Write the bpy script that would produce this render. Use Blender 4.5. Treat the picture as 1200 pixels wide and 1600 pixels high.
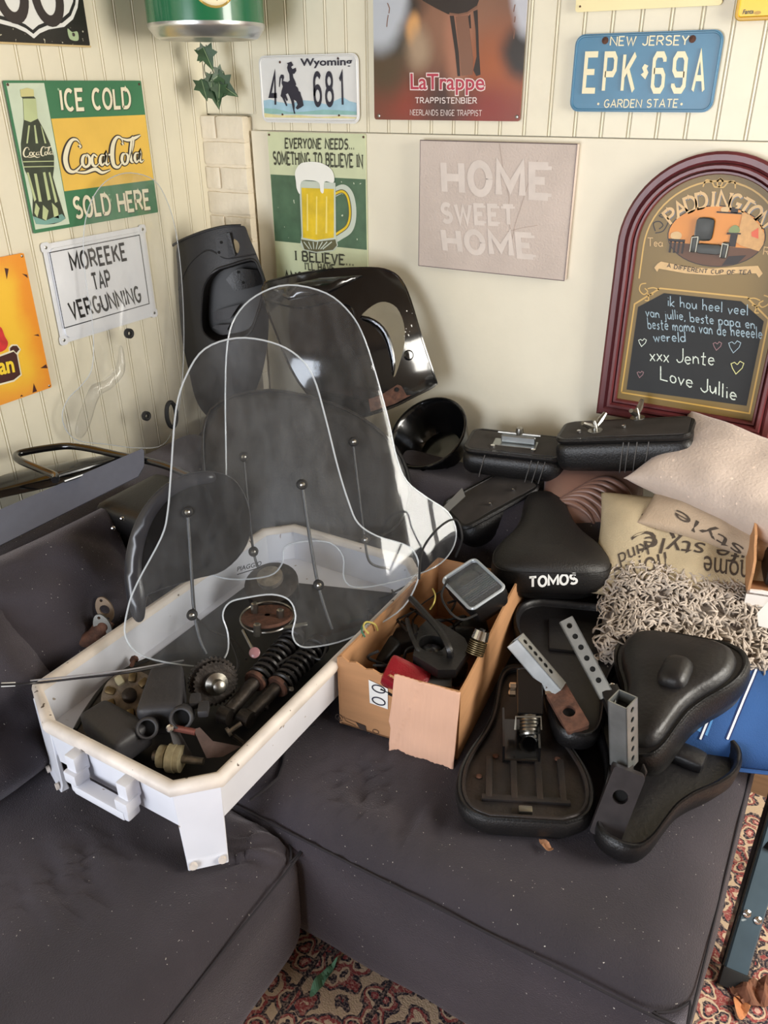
import bpy, bmesh, math, random
from mathutils import Vector as V, Matrix, noise as NZ
from mathutils.geometry import delaunay_2d_cdt, tessellate_polygon
random.seed(11)
for o in list(bpy.data.objects): bpy.data.objects.remove(o)
scene = bpy.context.scene
COL = scene.collection
PI = math.pi
# ------------------------------------------------------------------ camera
F = 1256.0                                   # focal length in pixels of the 1200x1600 frame
YAW, PIT, ROL = .53238, .48686, -.008326
EYE = V((1.70415, -1.93067, 1.55))
_f = V((-math.sin(YAW)*math.cos(PIT), math.cos(YAW)*math.cos(PIT), -math.sin(PIT)))
_r0 = V((math.cos(YAW), math.sin(YAW), 0)); _u0 = _r0.cross(_f)
CR = math.cos(ROL)*_r0 + math.sin(ROL)*_u0; CU = -math.sin(ROL)*_r0 + math.cos(ROL)*_u0; CF = _f
cam_d = bpy.data.cameras.new('camera'); cam = bpy.data.objects.new('camera', cam_d); COL.objects.link(cam)
cam_d.sensor_fit = 'VERTICAL'; cam_d.sensor_height = 32; cam_d.lens = F/1600*32; cam_d.clip_start = .02
m = Matrix((CR, CU, -CF)).transposed().to_4x4(); m.translation = EYE; cam.matrix_world = m
scene.camera = cam
# ------------------------------------------------------------------ light
scene.view_settings.view_transform = 'Standard'; scene.view_settings.look = 'None'
scene.view_settings.gamma = 1; scene.view_settings.use_curve_mapping = False
scene.view_settings.exposure = 0.08
world = bpy.data.worlds.new('sky'); scene.world = world; world.use_nodes = True
bg = world.node_tree.nodes['Background']; bg.inputs[0].default_value = (.80, .88, 1, 1); bg.inputs[1].default_value = 1.0
def area(name, loc, target, sx, sy, power, col):
    l = bpy.data.lights.new(name, 'AREA'); l.shape = 'RECTANGLE'; l.size = sx; l.size_y = sy; l.energy = power; l.color = col
    o = bpy.data.objects.new(name, l); COL.objects.link(o); o.location = loc
    o.rotation_euler = (V(target)-V(loc)).to_track_quat('-Z', 'Y').to_euler(); return o
area('window_daylight', (3.22, -.60, 1.52), (.9, -.8, .7), .85, 1.3, 64, (1, .95, .86))
area('door_daylight', (.78, -4.1, .98), (1.0, 0, .75), 1.3, 1.75, 86, (.89, .93, 1))
# ------------------------------------------------------------------ pixel -> place
def ray(x, y): return CR*((x-600)/F) + CU*((800-y)/F) + CF
def Zp(x, y, z): d = ray(x, y); return EYE + d*((z-EYE.z)/d.z)
def Yp(x, y, Y=0.): d = ray(x, y); return EYE + d*((Y-EYE.y)/d.y)
def Xp(x, y, X=0.): d = ray(x, y); return EYE + d*((X-EYE.x)/d.x)
def Pl(x, y, p, n): d = ray(x, y); return EYE + d*((V(p)-EYE).dot(n)/d.dot(n))
# ------------------------------------------------------------------ objects
WL = {}
def root(name, label, cat, loc=(0, 0, 0), group=None):
    o = bpy.data.objects.new(name, None); COL.objects.link(o); o.location = loc; o.empty_display_size = .05
    WL[o.name] = V(loc); o['label'] = label; o['category'] = cat
    if group: o['group'] = group
    return o
def tag(o, label, cat, group=None):
    o['label'] = label; o['category'] = cat
    if group: o['group'] = group
    return o
def obj(name, vf, mt, par=None, smooth=True, kind=None, label=None, sharp=.6, flat=None):
    vs, fs = vf
    lo = V((min(v[i] for v in vs) for i in range(3))); hi = V((max(v[i] for v in vs) for i in range(3))); c = (lo+hi)/2
    me = bpy.data.meshes.new(name); me.from_pydata([V(v)-c for v in vs], [], fs)
    bm = bmesh.new(); bm.from_mesh(me); 
    if flat is None: bmesh.ops.recalc_face_normals(bm, faces=bm.faces)
    else:
        bm.normal_update(); bmesh.ops.reverse_faces(bm, faces=[q for q in bm.faces if q.normal.dot(flat) < 0])
    bm.to_mesh(me); bm.free()
    if smooth:
        me.polygons.foreach_set('use_smooth', [True]*len(me.polygons)); me.set_sharp_from_angle(angle=sharp)
    me.materials.append(mt)
    o = bpy.data.objects.new(name, me); COL.objects.link(o)
    WL[o.name] = c; o.location = c
    if par: o.parent = par; o.location = c - WL[par.name]
    if kind: o['kind'] = kind
    if label: o['label'] = label
    return o
def dup(src, delta, par=None):
    c = src.copy(); COL.objects.link(c); w = WL[src.name] + V(delta); WL[c.name] = w; c.location = w
    if par: c.parent = par; c.location = w - WL[par.name]
    return c
# ------------------------------------------------------------------ geometry (verts, faces)
def join(*vfs):
    vs, fs = [], []
    for a, b in vfs:
        n = len(vs); vs += list(a); fs += [[i+n for i in f] for f in b]
    return vs, fs
def xf(vf, mtx): return [mtx @ V(v) for v in vf[0]], vf[1]
def mv(vf, d): d = V(d); return [V(v)+d for v in vf[0]], vf[1]
def frame(o, x, y, z=None):
    x = V(x); y = V(y); z = x.cross(y) if z is None else V(z)
    m = Matrix((x, y, z)).transposed().to_4x4(); m.translation = V(o); return m
def ortho(o, x, up):                               # x axis kept, z as near to up as can be
    x = V(x).normalized(); z = V(up); z = (z - x*z.dot(x)).normalized(); return frame(o, x, z.cross(x), z)
def box(a, b):
    x0, y0, z0 = a; x1, y1, z1 = b
    return ([V(p) for p in ((x0,y0,z0),(x1,y0,z0),(x1,y1,z0),(x0,y1,z0),(x0,y0,z1),(x1,y0,z1),(x1,y1,z1),(x0,y1,z1))],
            [(0,3,2,1),(4,5,6,7),(0,1,5,4),(1,2,6,5),(2,3,7,6),(3,0,4,7)])
def cbox(c, s): c = V(c); h = V(s)/2; return box(c-h, c+h)
def bev(vf, r, seg=2):
    bm = bmesh.new(); vs = [bm.verts.new(v) for v in vf[0]]
    for f in vf[1]: bm.faces.new([vs[i] for i in f])
    bmesh.ops.bevel(bm, geom=bm.edges[:], offset=r, segments=seg, affect='EDGES', profile=.6, clamp_overlap=True)
    bm.verts.index_update(); out = [v.co.copy() for v in bm.verts], [[v.index for v in f.verts] for f in bm.faces]; bm.free(); return out
def rbox(s, r, n=(8, 8, 6), disp=None):            # rounded box, centred, gridded; disp(p, nrm) -> p
    h = V(s)/2; vs, fs, ix = [], [], {}
    def vert(k):
        if k in ix: return ix[k]
        p = V(((k[i]/n[i]*2-1)*h[i] for i in range(3)))
        for i in range(3):                          # crowd the grid lines towards the rounded edges
            t = k[i]/n[i]*2-1; p[i] = h[i]*(.5*t+.5*math.sin(t*PI/2))
        q = V((max(-h[i]+r, min(h[i]-r, p[i])) for i in range(3))); d = p-q
        nr = d.normalized() if d.length > 1e-9 else V((0, 0, 1))
        if d.length > 1e-9: p = q + nr*min(r, d.length*1.0) if sum(abs(c) > 1e-9 for c in d) == 1 else q+nr*r
        if disp: p = disp(p, nr)
        ix[k] = len(vs); vs.append(p); return ix[k]
    for a in range(3):
        b, c = (a+1) % 3, (a+2) % 3
        for e in (0, n[a]):
            for i in range(n[b]):
                for j in range(n[c]):
                    f = []
                    for di, dj in ((0,0),(1,0),(1,1),(0,1)):
                        k = [0]*3; k[a] = e; k[b] = i+di; k[c] = j+dj; f.append(vert(tuple(k)))
                    fs.append(f)
    return vs, fs
def tube(pts, r, seg=8, caps=True, closed=False):
    pts = [V(p) for p in pts]; n = len(pts); rs = r if isinstance(r, (list, tuple)) else [r]*n
    vs, fs = [], []; up = None
    for i, p in enumerate(pts):
        if closed: t = (pts[(i+1) % n]-pts[i-1]).normalized()
        else: t = (pts[min(i+1, n-1)]-pts[max(i-1, 0)]).normalized()
        if up is None: up = t.orthogonal().normalized()
        up = (up - t*up.dot(t)).normalized(); s = t.cross(up)
        for k in range(seg): a = 2*PI*k/seg; vs.append(p + (up*math.cos(a)+s*math.sin(a))*rs[i])
    for i in range(n if closed else n-1):
        for k in range(seg):
            j = (i+1) % n; k2 = (k+1) % seg
            fs.append((i*seg+k, i*seg+k2, j*seg+k2, j*seg+k))
    if caps and not closed: fs += [list(range(seg))[::-1], list(range((n-1)*seg, n*seg))]
    return vs, fs
def spline(pts, n=8, closed=False):                # Catmull-Rom
    pts = [V(p) for p in pts]; m = len(pts); out = []
    for i in range(m if closed else m-1):
        if closed: a, b, c, d = pts[i-1], pts[i], pts[(i+1) % m], pts[(i+2) % m]
        else: a, b, c, d = pts[max(i-1, 0)], pts[i], pts[i+1], pts[min(i+2, m-1)]
        for k in range(n):
            t = k/n; out.append(.5*((2*b)+(c-a)*t+(2*a-5*b+4*c-d)*t*t+(3*b-3*c+d-a)*t**3))
    if not closed: out.append(pts[-1])
    return out
def lathe(prof, o=(0,0,0), ax=(0,0,1), seg=24, caps=True):   # prof: (radius, height)
    ax = V(ax).normalized(); x = ax.orthogonal().normalized(); y = ax.cross(x); o = V(o); vs, fs = [], []
    for r, h in prof:
        for k in range(seg): a = 2*PI*k/seg; vs.append(o+ax*h+(x*math.cos(a)+y*math.sin(a))*r)
    for i in range(len(prof)-1):
        for k in range(seg): k2 = (k+1) % seg; fs.append((i*seg+k, i*seg+k2, (i+1)*seg+k2, (i+1)*seg+k))
    if caps: fs += [list(range(seg))[::-1], list(range((len(prof)-1)*seg, len(prof)*seg))]
    return vs, fs
def cyl(a, b, r, seg=16): return tube([a, b], r, seg)
def loft(rings, caps=True, closed=True, c0=True, c1=True):
    vs, fs = [], []; n = len(rings[0])
    for r in rings: vs += [V(p) for p in r]
    for i in range(len(rings)-1):
        for k in range(n if closed else n-1):
            k2 = (k+1) % n; fs.append((i*n+k, i*n+k2, (i+1)*n+k2, (i+1)*n+k))
    if caps: fs += ([list(range(n))[::-1]] if c0 else [])+([list(range((len(rings)-1)*n, len(rings)*n))] if c1 else [])
    return vs, fs
def area2(p): return sum(p[i-1][0]*p[i][1]-p[i][0]*p[i-1][1] for i in range(len(p)))/2
def inside(q, P):
    c = False
    for i in range(len(P)):
        a, b = P[i-1], P[i]
        if (a[1] > q[1]) != (b[1] > q[1]) and q[0] < (b[0]-a[0])*(q[1]-a[1])/(b[1]-a[1])+a[0]: c = not c
    return c
def sheet(outl, fn, th, res=None, holes=()):
    """Flat outline (u,v) with holes, gridded at res, bent by fn(u,v,h)->point, th thick (h from 0 to -th)."""
    loops = [list(outl)]+[list(h) for h in holes]
    if area2(loops[0]) < 0: loops[0].reverse()
    for h in loops[1:]:
        if area2(h) > 0: h.reverse()
    if res:
        for q, L in enumerate(loops):
            out = []
            for i in range(len(L)):
                a, b = V((L[i][0], L[i][1])), V((L[(i+1) % len(L)][0], L[(i+1) % len(L)][1]))
                k = max(1, int((b-a).length/res)); out += [tuple(a+(b-a)*(j/k)) for j in range(k)]
            loops[q] = out
    vs, ed = [], []
    for L in loops:
        n = len(vs); vs += [V((p[0], p[1])) for p in L]; ed += [(n+i, n+(i+1) % len(L)) for i in range(len(L))]
    nb = len(vs)
    if res:
        xs = [p[0] for p in loops[0]]; ys = [p[1] for p in loops[0]]
        x = min(xs)+res/2
        while x < max(xs):
            y = min(ys)+res/2
            while y < max(ys):
                if inside((x, y), loops[0]) and not any(inside((x, y), h) for h in loops[1:]):
                    if min((v.x-x)**2+(v.y-y)**2 for v in vs[:nb]) > (res*.5)**2: vs.append(V((x, y)))
                y += res
            x += res
    ov, oe, of, *_ = delaunay_2d_cdt(vs, ed, [], 1, 1e-7)
    tri = []
    for f in of:
        c = sum((ov[i] for i in f), V((0, 0)))/len(f)
        if inside(c, loops[0]) and not any(inside(c, h) for h in loops[1:]): tri.append(list(f))
    n = len(ov); P = [fn(p.x, p.y, 0) for p in ov]+[fn(p.x, p.y, -th) for p in ov]
    fs = tri+[[i+n for i in f[::-1]] for f in tri]
    cnt = {}
    for f in tri:
        for i in range(len(f)):
            a, b = f[i-1], f[i]; k = (min(a, b), max(a, b)); cnt[k] = (cnt.get(k, (0,))[0]+1, a, b)
    for k, c in cnt.items():
        if c[0] == 1: fs.append((c[2], c[1], c[1]+n, c[2]+n))
    return P, fs
def circle(c, r, n=20, ry=None): return [(c[0]+r*math.cos(2*PI*k/n), c[1]+(ry or r)*math.sin(2*PI*k/n)) for k in range(n)]
def rrect(x0, y0, x1, y1, r, n=5):
    o = []
    for cx, cy, a in ((x1-r, y1-r, 0), (x0+r, y1-r, 90), (x0+r, y0+r, 180), (x1-r, y0+r, 270)):
        for k in range(n+1): t = math.radians(a+90*k/n); o.append((cx+r*math.cos(t), cy+r*math.sin(t)))
    return o
def sm2(pts, n=6): return [(p.x, p.y) for p in spline([(a, b, 0) for a, b in pts], n, True)]
def pillow(w, h, t, n=18, wr=.006, seed=0, pinch=.06, p=2.6):
    """Cushion lying in xy, fullness along z."""
    vs, fs = [], []; off = V((seed*3.1, seed*1.7, seed*.9))
    for sgn in (1, -1):
        for i in range(n+1):
            for j in range(n+1):
                a = i/n*2-1; b = j/n*2-1
                a = math.sin(a*PI/2)*.6+a*.4; b = math.sin(b*PI/2)*.6+b*.4
                e = max(0, (1-abs(a)**p))*max(0, (1-abs(b)**p))
                x = a*w/2*(1-pinch*(1-b*b)); y = b*h/2*(1-pinch*(1-a*a))
                z = sgn*t/2*e**.45
                q = V((x, y, z)); d = NZ.noise(q*9+off)*wr*1.6+(1-abs(NZ.noise(q*V((16, 7, 9)).x/16*14+off)))*wr*.8-wr*.6
                vs.append(q+V((0, 0, sgn))*d*min(1, e*3))
    for s in range(2):
        o = s*(n+1)**2
        for i in range(n):
            for j in range(n):
                q = [o+i*(n+1)+j, o+(i+1)*(n+1)+j, o+(i+1)*(n+1)+j+1, o+i*(n+1)+j+1]; fs.append(q if s == 0 else q[::-1])
    m = (n+1)**2; N = n+1                            # weld the rim by mapping the lower rim onto the upper
    rim = {}
    for i in range(N):
        for j in range(N):
            if i in (0, n) or j in (0, n): rim[m+i*N+j] = i*N+j
    fs = [[rim.get(i, i) for i in f] for f in fs]
    used = sorted({i for f in fs for i in f}); mp = {u: k for k, u in enumerate(used)}
    return [vs[u] for u in used], [[mp[i] for i in f] for f in fs]
# ------------------------------------------------------------------ materials
MT = {}
def M(name, col, rough=.5, metal=0., var=0., vs=8., col2=None, bump=0., bs=60., coat=0., spec=.5, speck=None, ss=220., sthr=.72, stretch=None, emit=None, sheen=0.):
    if name in MT: return MT[name]
    mt = bpy.data.materials.new(name); mt.use_nodes = True; N = mt.node_tree.nodes; L = mt.node_tree.links
    b = N['Principled BSDF']; b.inputs['Roughness'].default_value = rough; b.inputs['Metallic'].default_value = metal
    b.inputs['Specular IOR Level'].default_value = spec; b.inputs['Coat Weight'].default_value = coat; b.inputs['Coat Roughness'].default_value = .06
    b.inputs['Sheen Weight'].default_value = sheen; b.inputs['Sheen Tint'].default_value = (.92, .88, 1, 1); b.inputs['Sheen Roughness'].default_value = .4
    c4 = lambda c: (c[0], c[1], c[2], 1)
    b.inputs['Base Color'].default_value = c4(col)
    tc = N.new('ShaderNodeTexCoord'); vec = tc.outputs['Object']
    if stretch:
        mp = N.new('ShaderNodeMapping'); mp.inputs['Scale'].default_value = stretch; L.new(vec, mp.inputs[0]); vec = mp.outputs[0]
    out = None
    if var or col2:
        nz = N.new('ShaderNodeTexNoise'); nz.inputs['Scale'].default_value = vs; nz.inputs['Detail'].default_value = 5; L.new(vec, nz.inputs['Vector'])
        rp = N.new('ShaderNodeValToRGB'); rp.color_ramp.elements[0].position = .35; rp.color_ramp.elements[1].position = .68
        a = [max(0, c*(1-var)) for c in col]; z = col2 or [min(1, c*(1+var)) for c in col]
        rp.color_ramp.elements[0].color = c4(a if not col2 else col); rp.color_ramp.elements[1].color = c4(z)
        L.new(nz.outputs['Fac'], rp.inputs[0]); out = rp.outputs[0]
    if speck:
        n2 = N.new('ShaderNodeTexNoise'); n2.inputs['Scale'].default_value = ss; n2.inputs['Detail'].default_value = 1; L.new(tc.outputs['Object'], n2.inputs['Vector'])
        r2 = N.new('ShaderNodeValToRGB'); r2.color_ramp.elements[0].position = sthr; r2.color_ramp.elements[1].position = sthr+.02; L.new(n2.outputs['Fac'], r2.inputs[0])
        mx = N.new('ShaderNodeMix'); mx.data_type = 'RGBA'; mx.inputs['B'].default_value = c4(speck); L.new(r2.outputs[0], mx.inputs['Factor'])
        if out: L.new(out, mx.inputs['A'])
        else: mx.inputs['A'].default_value = c4(col)
        out = mx.outputs['Result']
    if out: L.new(out, b.inputs['Base Color'])
    if bump:
        n3 = N.new('ShaderNodeTexNoise'); n3.inputs['Scale'].default_value = bs; n3.inputs['Detail'].default_value = 6; L.new(vec, n3.inputs['Vector'])
        bp = N.new('ShaderNodeBump'); bp.inputs['Strength'].default_value = bump; bp.inputs['Distance'].default_value = .004
        L.new(n3.outputs['Fac'], bp.inputs['Height']); L.new(bp.outputs[0], b.inputs['Normal'])
    if emit:
        b.inputs['Emission Color'].default_value = c4(emit); b.inputs['Emission Strength'].default_value = 1
    MT[name] = mt; return mt
def S(r, g, b): return tuple(((c/255)/12.92 if c/255 <= .04045 else ((c/255+.055)/1.055)**2.4) for c in (r, g, b))
def clear(name, tint, haze, hazecol=(.8, .82, .85), rough=.03, hv=0.):
    """thin clear plastic: see-through, fresnel reflection, a little pale haze for window reflections and dust"""
    mt = bpy.data.materials.new(name); mt.use_nodes = True; N = mt.node_tree.nodes; L = mt.node_tree.links
    N.remove(N['Principled BSDF']); out = N['Material Output']
    t = N.new('ShaderNodeBsdfTransparent'); t.inputs[0].default_value = (*tint, 1)
    g = N.new('ShaderNodeBsdfGlossy'); g.inputs['Roughness'].default_value = rough
    d = N.new('ShaderNodeBsdfDiffuse'); d.inputs[0].default_value = (*hazecol, 1)  # pale haze: window reflections put into the colour, with some dust
    m1 = N.new('ShaderNodeMixShader'); m1.inputs[0].default_value = haze
    if hv:
        tc = N.new('ShaderNodeTexCoord'); mp = N.new('ShaderNodeMapping'); mp.inputs['Scale'].default_value = (3, 3, 1); L.new(tc.outputs['Object'], mp.inputs[0])
        nz = N.new('ShaderNodeTexNoise'); nz.inputs['Scale'].default_value = 9; nz.inputs['Detail'].default_value = 8; nz.inputs['Roughness'].default_value = .7; L.new(mp.outputs[0], nz.inputs['Vector'])
        mr = N.new('ShaderNodeMapRange'); mr.inputs['From Min'].default_value = .4; mr.inputs['From Max'].default_value = .75
        mr.inputs['To Min'].default_value = haze; mr.inputs['To Max'].default_value = haze+hv; L.new(nz.outputs['Fac'], mr.inputs[0]); L.new(mr.outputs[0], m1.inputs[0])
    L.new(t.outputs[0], m1.inputs[1]); L.new(d.outputs[0], m1.inputs[2])
    lw = N.new('ShaderNodeLayerWeight'); lw.inputs[0].default_value = .5
    pw = N.new('ShaderNodeMath'); pw.operation = 'POWER'; pw.inputs[1].default_value = 4.5; L.new(lw.outputs['Facing'], pw.inputs[0])
    ml = N.new('ShaderNodeMath'); ml.operation = 'MULTIPLY_ADD'; ml.inputs[1].default_value = .6; ml.inputs[2].default_value = .028; L.new(pw.outputs[0], ml.inputs[0])
    m2 = N.new('ShaderNodeMixShader'); L.new(ml.outputs[0], m2.inputs[0]); L.new(m1.outputs[0], m2.inputs[1]); L.new(g.outputs[0], m2.inputs[2])
    L.new(m2.outputs[0], out.inputs[0]); MT[name] = mt; return mt
def blobs(name, base, bl, ax=(0, 2), rough=.4, noise=0.):
    """flat print made of soft elliptical patches: (cu, cv, ru, rv, softness, colour) in metres from the centre"""
    mt = M(name, base, rough); N = mt.node_tree.nodes; L = mt.node_tree.links; b = N['Principled BSDF']
    tc = N.new('ShaderNodeTexCoord'); sp = N.new('ShaderNodeSeparateXYZ')
    vec = tc.outputs['Object']
    if noise:
        nz = N.new('ShaderNodeTexNoise'); nz.inputs['Scale'].default_value = 14; nz.inputs['Detail'].default_value = 6; L.new(vec, nz.inputs['Vector'])
        sb = N.new('ShaderNodeVectorMath'); sb.operation = 'SUBTRACT'; sb.inputs[1].default_value = (.5, .5, .5); L.new(nz.outputs['Color'], sb.inputs[0])
        sc = N.new('ShaderNodeVectorMath'); sc.operation = 'SCALE'; sc.inputs['Scale'].default_value = noise; L.new(sb.outputs[0], sc.inputs[0])
        ad = N.new('ShaderNodeVectorMath'); L.new(vec, ad.inputs[0]); L.new(sc.outputs[0], ad.inputs[1]); vec = ad.outputs[0]
    L.new(vec, sp.inputs[0]); cur = None
    def math_(op, a, c):
        n = N.new('ShaderNodeMath'); n.operation = op
        for i, v in enumerate((a, c)):
            if v is None: continue
            if isinstance(v, (int, float)): n.inputs[i].default_value = v
            else: L.new(v, n.inputs[i])
        return n.outputs[0]
    for cu, cv, ru, rv, so, col in bl:
        u = math_('DIVIDE', math_('SUBTRACT', sp.outputs[ax[0]], cu), ru); v = math_('DIVIDE', math_('SUBTRACT', sp.outputs[ax[1]], cv), rv)
        r = math_('SQRT', math_('ADD', math_('MULTIPLY', u, u), math_('MULTIPLY', v, v)), None)
        mr = N.new('ShaderNodeMapRange'); mr.interpolation_type = 'SMOOTHSTEP'
        mr.inputs['From Min'].default_value = 1+so; mr.inputs['From Max'].default_value = max(.0, 1-so); L.new(r, mr.inputs[0])
        mx = N.new('ShaderNodeMix'); mx.data_type = 'RGBA'; L.new(mr.outputs[0], mx.inputs['Factor']); mx.inputs['B'].default_value = (*col, 1)
        if cur: L.new(cur, mx.inputs['A'])
        else: mx.inputs['A'].default_value = (*base, 1)
        cur = mx.outputs['Result']
    L.new(cur, b.inputs['Base Color']); return mt
# ------------------------------------------------------------------ lettering
def fontmesh(s, bold=0., shear=0.):
    cu = bpy.data.curves.new('t', 'FONT'); cu.body = s; cu.size = 1; cu.offset = bold; cu.shear = shear; cu.resolution_u = 3
    o = bpy.data.objects.new('t', cu); COL.objects.link(o); dg = bpy.context.evaluated_depsgraph_get()
    me = bpy.data.meshes.new_from_object(o.evaluated_get(dg)); vs = [(v.co.x, v.co.y) for v in me.vertices]; fs = [list(p.vertices) for p in me.polygons]
    bpy.data.objects.remove(o); bpy.data.curves.remove(cu); bpy.data.meshes.remove(me); return vs, fs
def ribbon(pts, w, nib=None):
    """flat stroke; w a number or list; nib (dx,dy): broad pen held at one angle"""
    pts = [V((p[0], p[1])) for p in pts]; n = len(pts); vs, fs = [], []
    for i, p in enumerate(pts):
        wi = w[i] if isinstance(w, (list, tuple)) else w
        if nib: d = V(nib)*wi
        else:
            a = (pts[i]-pts[i-1]).normalized() if i else None; b = (pts[i+1]-pts[i]).normalized() if i < n-1 else None
            t = (a+b) if a is not None and b is not None else (a if a is not None else b)
            if t.length < 1e-6: t = a
            t = t.normalized(); d = V((-t.y, t.x)); k = 1.
            if a is not None and b is not None: k = 1/max(.5, abs(d.dot(V((-a.y, a.x)))))
            d = d*(wi/2*k)
        vs += [(p-d)[:], (p+d)[:]]
    for i in range(n-1): fs.append((2*i, 2*i+2, 2*i+3, 2*i+1))
    return vs, fs
def arc(cx, cy, rx, ry, a0, a1, n=10): return [(cx+rx*math.cos(math.radians(a0+(a1-a0)*k/n)), cy+ry*math.sin(math.radians(a0+(a1-a0)*k/n))) for k in range(n+1)]
GL = {  # capitals and figures as strokes in a 0..w by 0..1 box
 'A': (.8, [[(0,0),(.4,1),(.8,0)], [(.14,.35),(.66,.35)]]), 'B': (.7, [[(0,0),(0,1)], [(0,1),(.4,1)]+arc(.4,.77,.25,.23,90,-90)+[(0,.54)], [(.4,.54)]+arc(.42,.27,.28,.27,90,-90)+[(0,0)]]),
 'C': (.7, [arc(.38,.5,.36,.5,50,310,16)]), 'D': (.75, [[(0,0),(0,1),(.3,1)]+arc(.3,.5,.42,.5,90,-90,12)+[(0,0)]]), 'E': (.6, [[(.6,1),(0,1),(0,0),(.6,0)], [(0,.52),(.48,.52)]]),
 'F': (.6, [[(.6,1),(0,1),(0,0)], [(0,.52),(.48,.52)]]), 'G': (.75, [arc(.38,.5,.37,.5,50,340,16)+[(.73,.45),(.45,.45)]]), 'H': (.72, [[(0,0),(0,1)], [(.72,0),(.72,1)], [(0,.5),(.72,.5)]]),
 'I': (.1, [[(.05,0),(.05,1)]]), 'J': (.5, [[(.5,1),(.5,.28)]+arc(.25,.26,.25,.26,0,-170,8)]), 'K': (.7, [[(0,0),(0,1)], [(.66,1),(.03,.42)], [(.25,.6),(.7,0)]]), 'L': (.55, [[(0,1),(0,0),(.55,0)]]),
 'M': (.9, [[(0,0),(0,1),(.45,.25),(.9,1),(.9,0)]]), 'N': (.75, [[(0,0),(0,1),(.75,0),(.75,1)]]), 'O': (.75, [arc(.375,.5,.375,.5,0,360,22)]), 'P': (.68, [[(0,0),(0,1),(.38,1)]+arc(.38,.74,.28,.26,90,-90)+[(0,.48)]]),
 'R': (.7, [[(0,0),(0,1),(.38,1)]+arc(.38,.74,.28,.26,90,-90)+[(0,.48)], [(.34,.48),(.7,0)]]), 'S': (.65, [arc(.33,.75,.3,.25,35,270,12)+arc(.33,.25,.32,.25,90,-145,12)]),
 'T': (.7, [[(.35,0),(.35,1)], [(0,1),(.7,1)]]), 'U': (.72, [[(0,1),(0,.33)]+arc(.36,.33,.36,.33,180,360,12)+[(.72,1)]]), 'V': (.75, [[(0,1),(.375,0),(.75,1)]]), 'W': (1.05, [[(0,1),(.27,0),(.52,.85),(.78,0),(1.05,1)]]),
 'X': (.7, [[(0,0),(.7,1)], [(0,1),(.7,0)]]), 'Y': (.72, [[(.36,0),(.36,.45),(0,1)], [(.36,.45),(.72,1)]]), '.': (.12, [[(.0,.05),(.1,.05)]]), "'": (.1, [[(.05,1),(.05,.75)]]), ' ': (.32, []),
 '4': (.62, [[(.48,0),(.48,1),(0,.3),(.62,.3)]]), '6': (.6, [[(.55,.88)]+arc(.3,.7,.29,.3,55,180,8)+arc(.3,.29,.29,.29,180,540,18)]), '8': (.6, [arc(.3,.76,.25,.24,-90,270,18), arc(.3,.27,.3,.27,90,450,18)]), '1': (.3, [[(0,.8),(.2,1),(.2,0)]]),
 '9': (.6, [[(.05,.12)]+arc(.3,.3,.29,.3,235,360,8)+arc(.3,.71,.29,.29,0,-360,18)]),
 'six': (.6, [[(.6,.8),(.6,.88),(.48,1),(.14,1),(0,.86),(0,.14),(.14,0),(.46,0),(.6,.14),(.6,.42),(.48,.55),(.03,.55)]]), 'nine': (.6, [[(0,.2),(0,.14),(.14,0),(.46,0),(.6,.14),(.6,.86),(.46,1),(.14,1),(0,.86),(0,.58),(.12,.45),(.57,.45)]]), 'pee': (.6, [[(0,0),(0,1),(.48,1),(.6,.88),(.6,.58),(.48,.46),(.03,.46)]]),
 # lower case for chalk
 'a': (.55, [arc(.25,.25,.24,.25,60,400,12), [(.5,.5),(.47,.1),(.58,0)]]), 'b': (.5, [[(0,1),(.02,0)], arc(.24,.24,.23,.24,180,-150,12)]), 'd': (.55, [arc(.24,.24,.23,.24,20,360,12), [(.5,1),(.48,0)]]), 'e': (.5, [[(.03,.25),(.46,.3)]+arc(.25,.26,.22,.25,10,320,12)]),
 'h': (.5, [[(0,1),(.02,0)], [(.02,.3),(.2,.5),(.4,.42),(.45,0)]]), 'i': (.12, [[(.05,.5),(.06,0)], [(.05,.72),(.07,.76)]]), 'j': (.3, [[(.22,.5),(.2,-.25),(.02,-.3)], [(.22,.72),(.24,.76)]]), 'k': (.45, [[(0,1),(.02,0)], [(.42,.5),(.05,.2),(.45,0)]]),
 'l': (.12, [[(.05,1),(.06,0)]]), 'm': (.75, [[(0,.5),(.02,0)], [(.02,.3),(.2,.5),(.33,.38),(.35,0)], [(.36,.3),(.52,.5),(.68,.38),(.72,0)]]), 'n': (.48, [[(0,.5),(.02,0)], [(.02,.3),(.2,.5),(.4,.4),(.44,0)]]), 'o': (.5, [arc(.25,.25,.22,.25,80,440,14)]),
 'p': (.5, [[(0,.5),(.0,-.45)], arc(.22,.25,.22,.25,180,-150,12)]), 'r': (.38, [[(0,.5),(.02,0)], [(.02,.25),(.15,.47),(.36,.46)]]), 's': (.4, [[(.38,.45),(.2,.5),(.08,.38),(.34,.18),(.22,.0),(.0,.04)]]), 't': (.4, [[(.18,.9),(.17,.1),(.36,.02)], [(0,.6),(.38,.62)]]),
 'u': (.5, [[(0,.5),(.05,.1),(.22,0),(.4,.15),(.45,.5)], [(.45,.5),(.47,0)]]), 'v': (.45, [[(0,.5),(.2,0),(.45,.5)]]), 'w': (.65, [[(0,.5),(.15,0),(.32,.4),(.48,0),(.65,.5)]]), 'x': (.42, [[(0,0),(.42,.5)], [(0,.5),(.42,0)]]), ',': (.12, [[(.08,.05),(.0,-.15)]]),
 'g': (.5, [arc(.24,.26,.23,.24,20,380,12), [(.47,.5),(.46,-.2),(.2,-.35),(.0,-.22)]]), 'y': (.48, [[(0,.5),(.22,.02)], [(.46,.5),(.1,-.4)]]),
}
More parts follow.
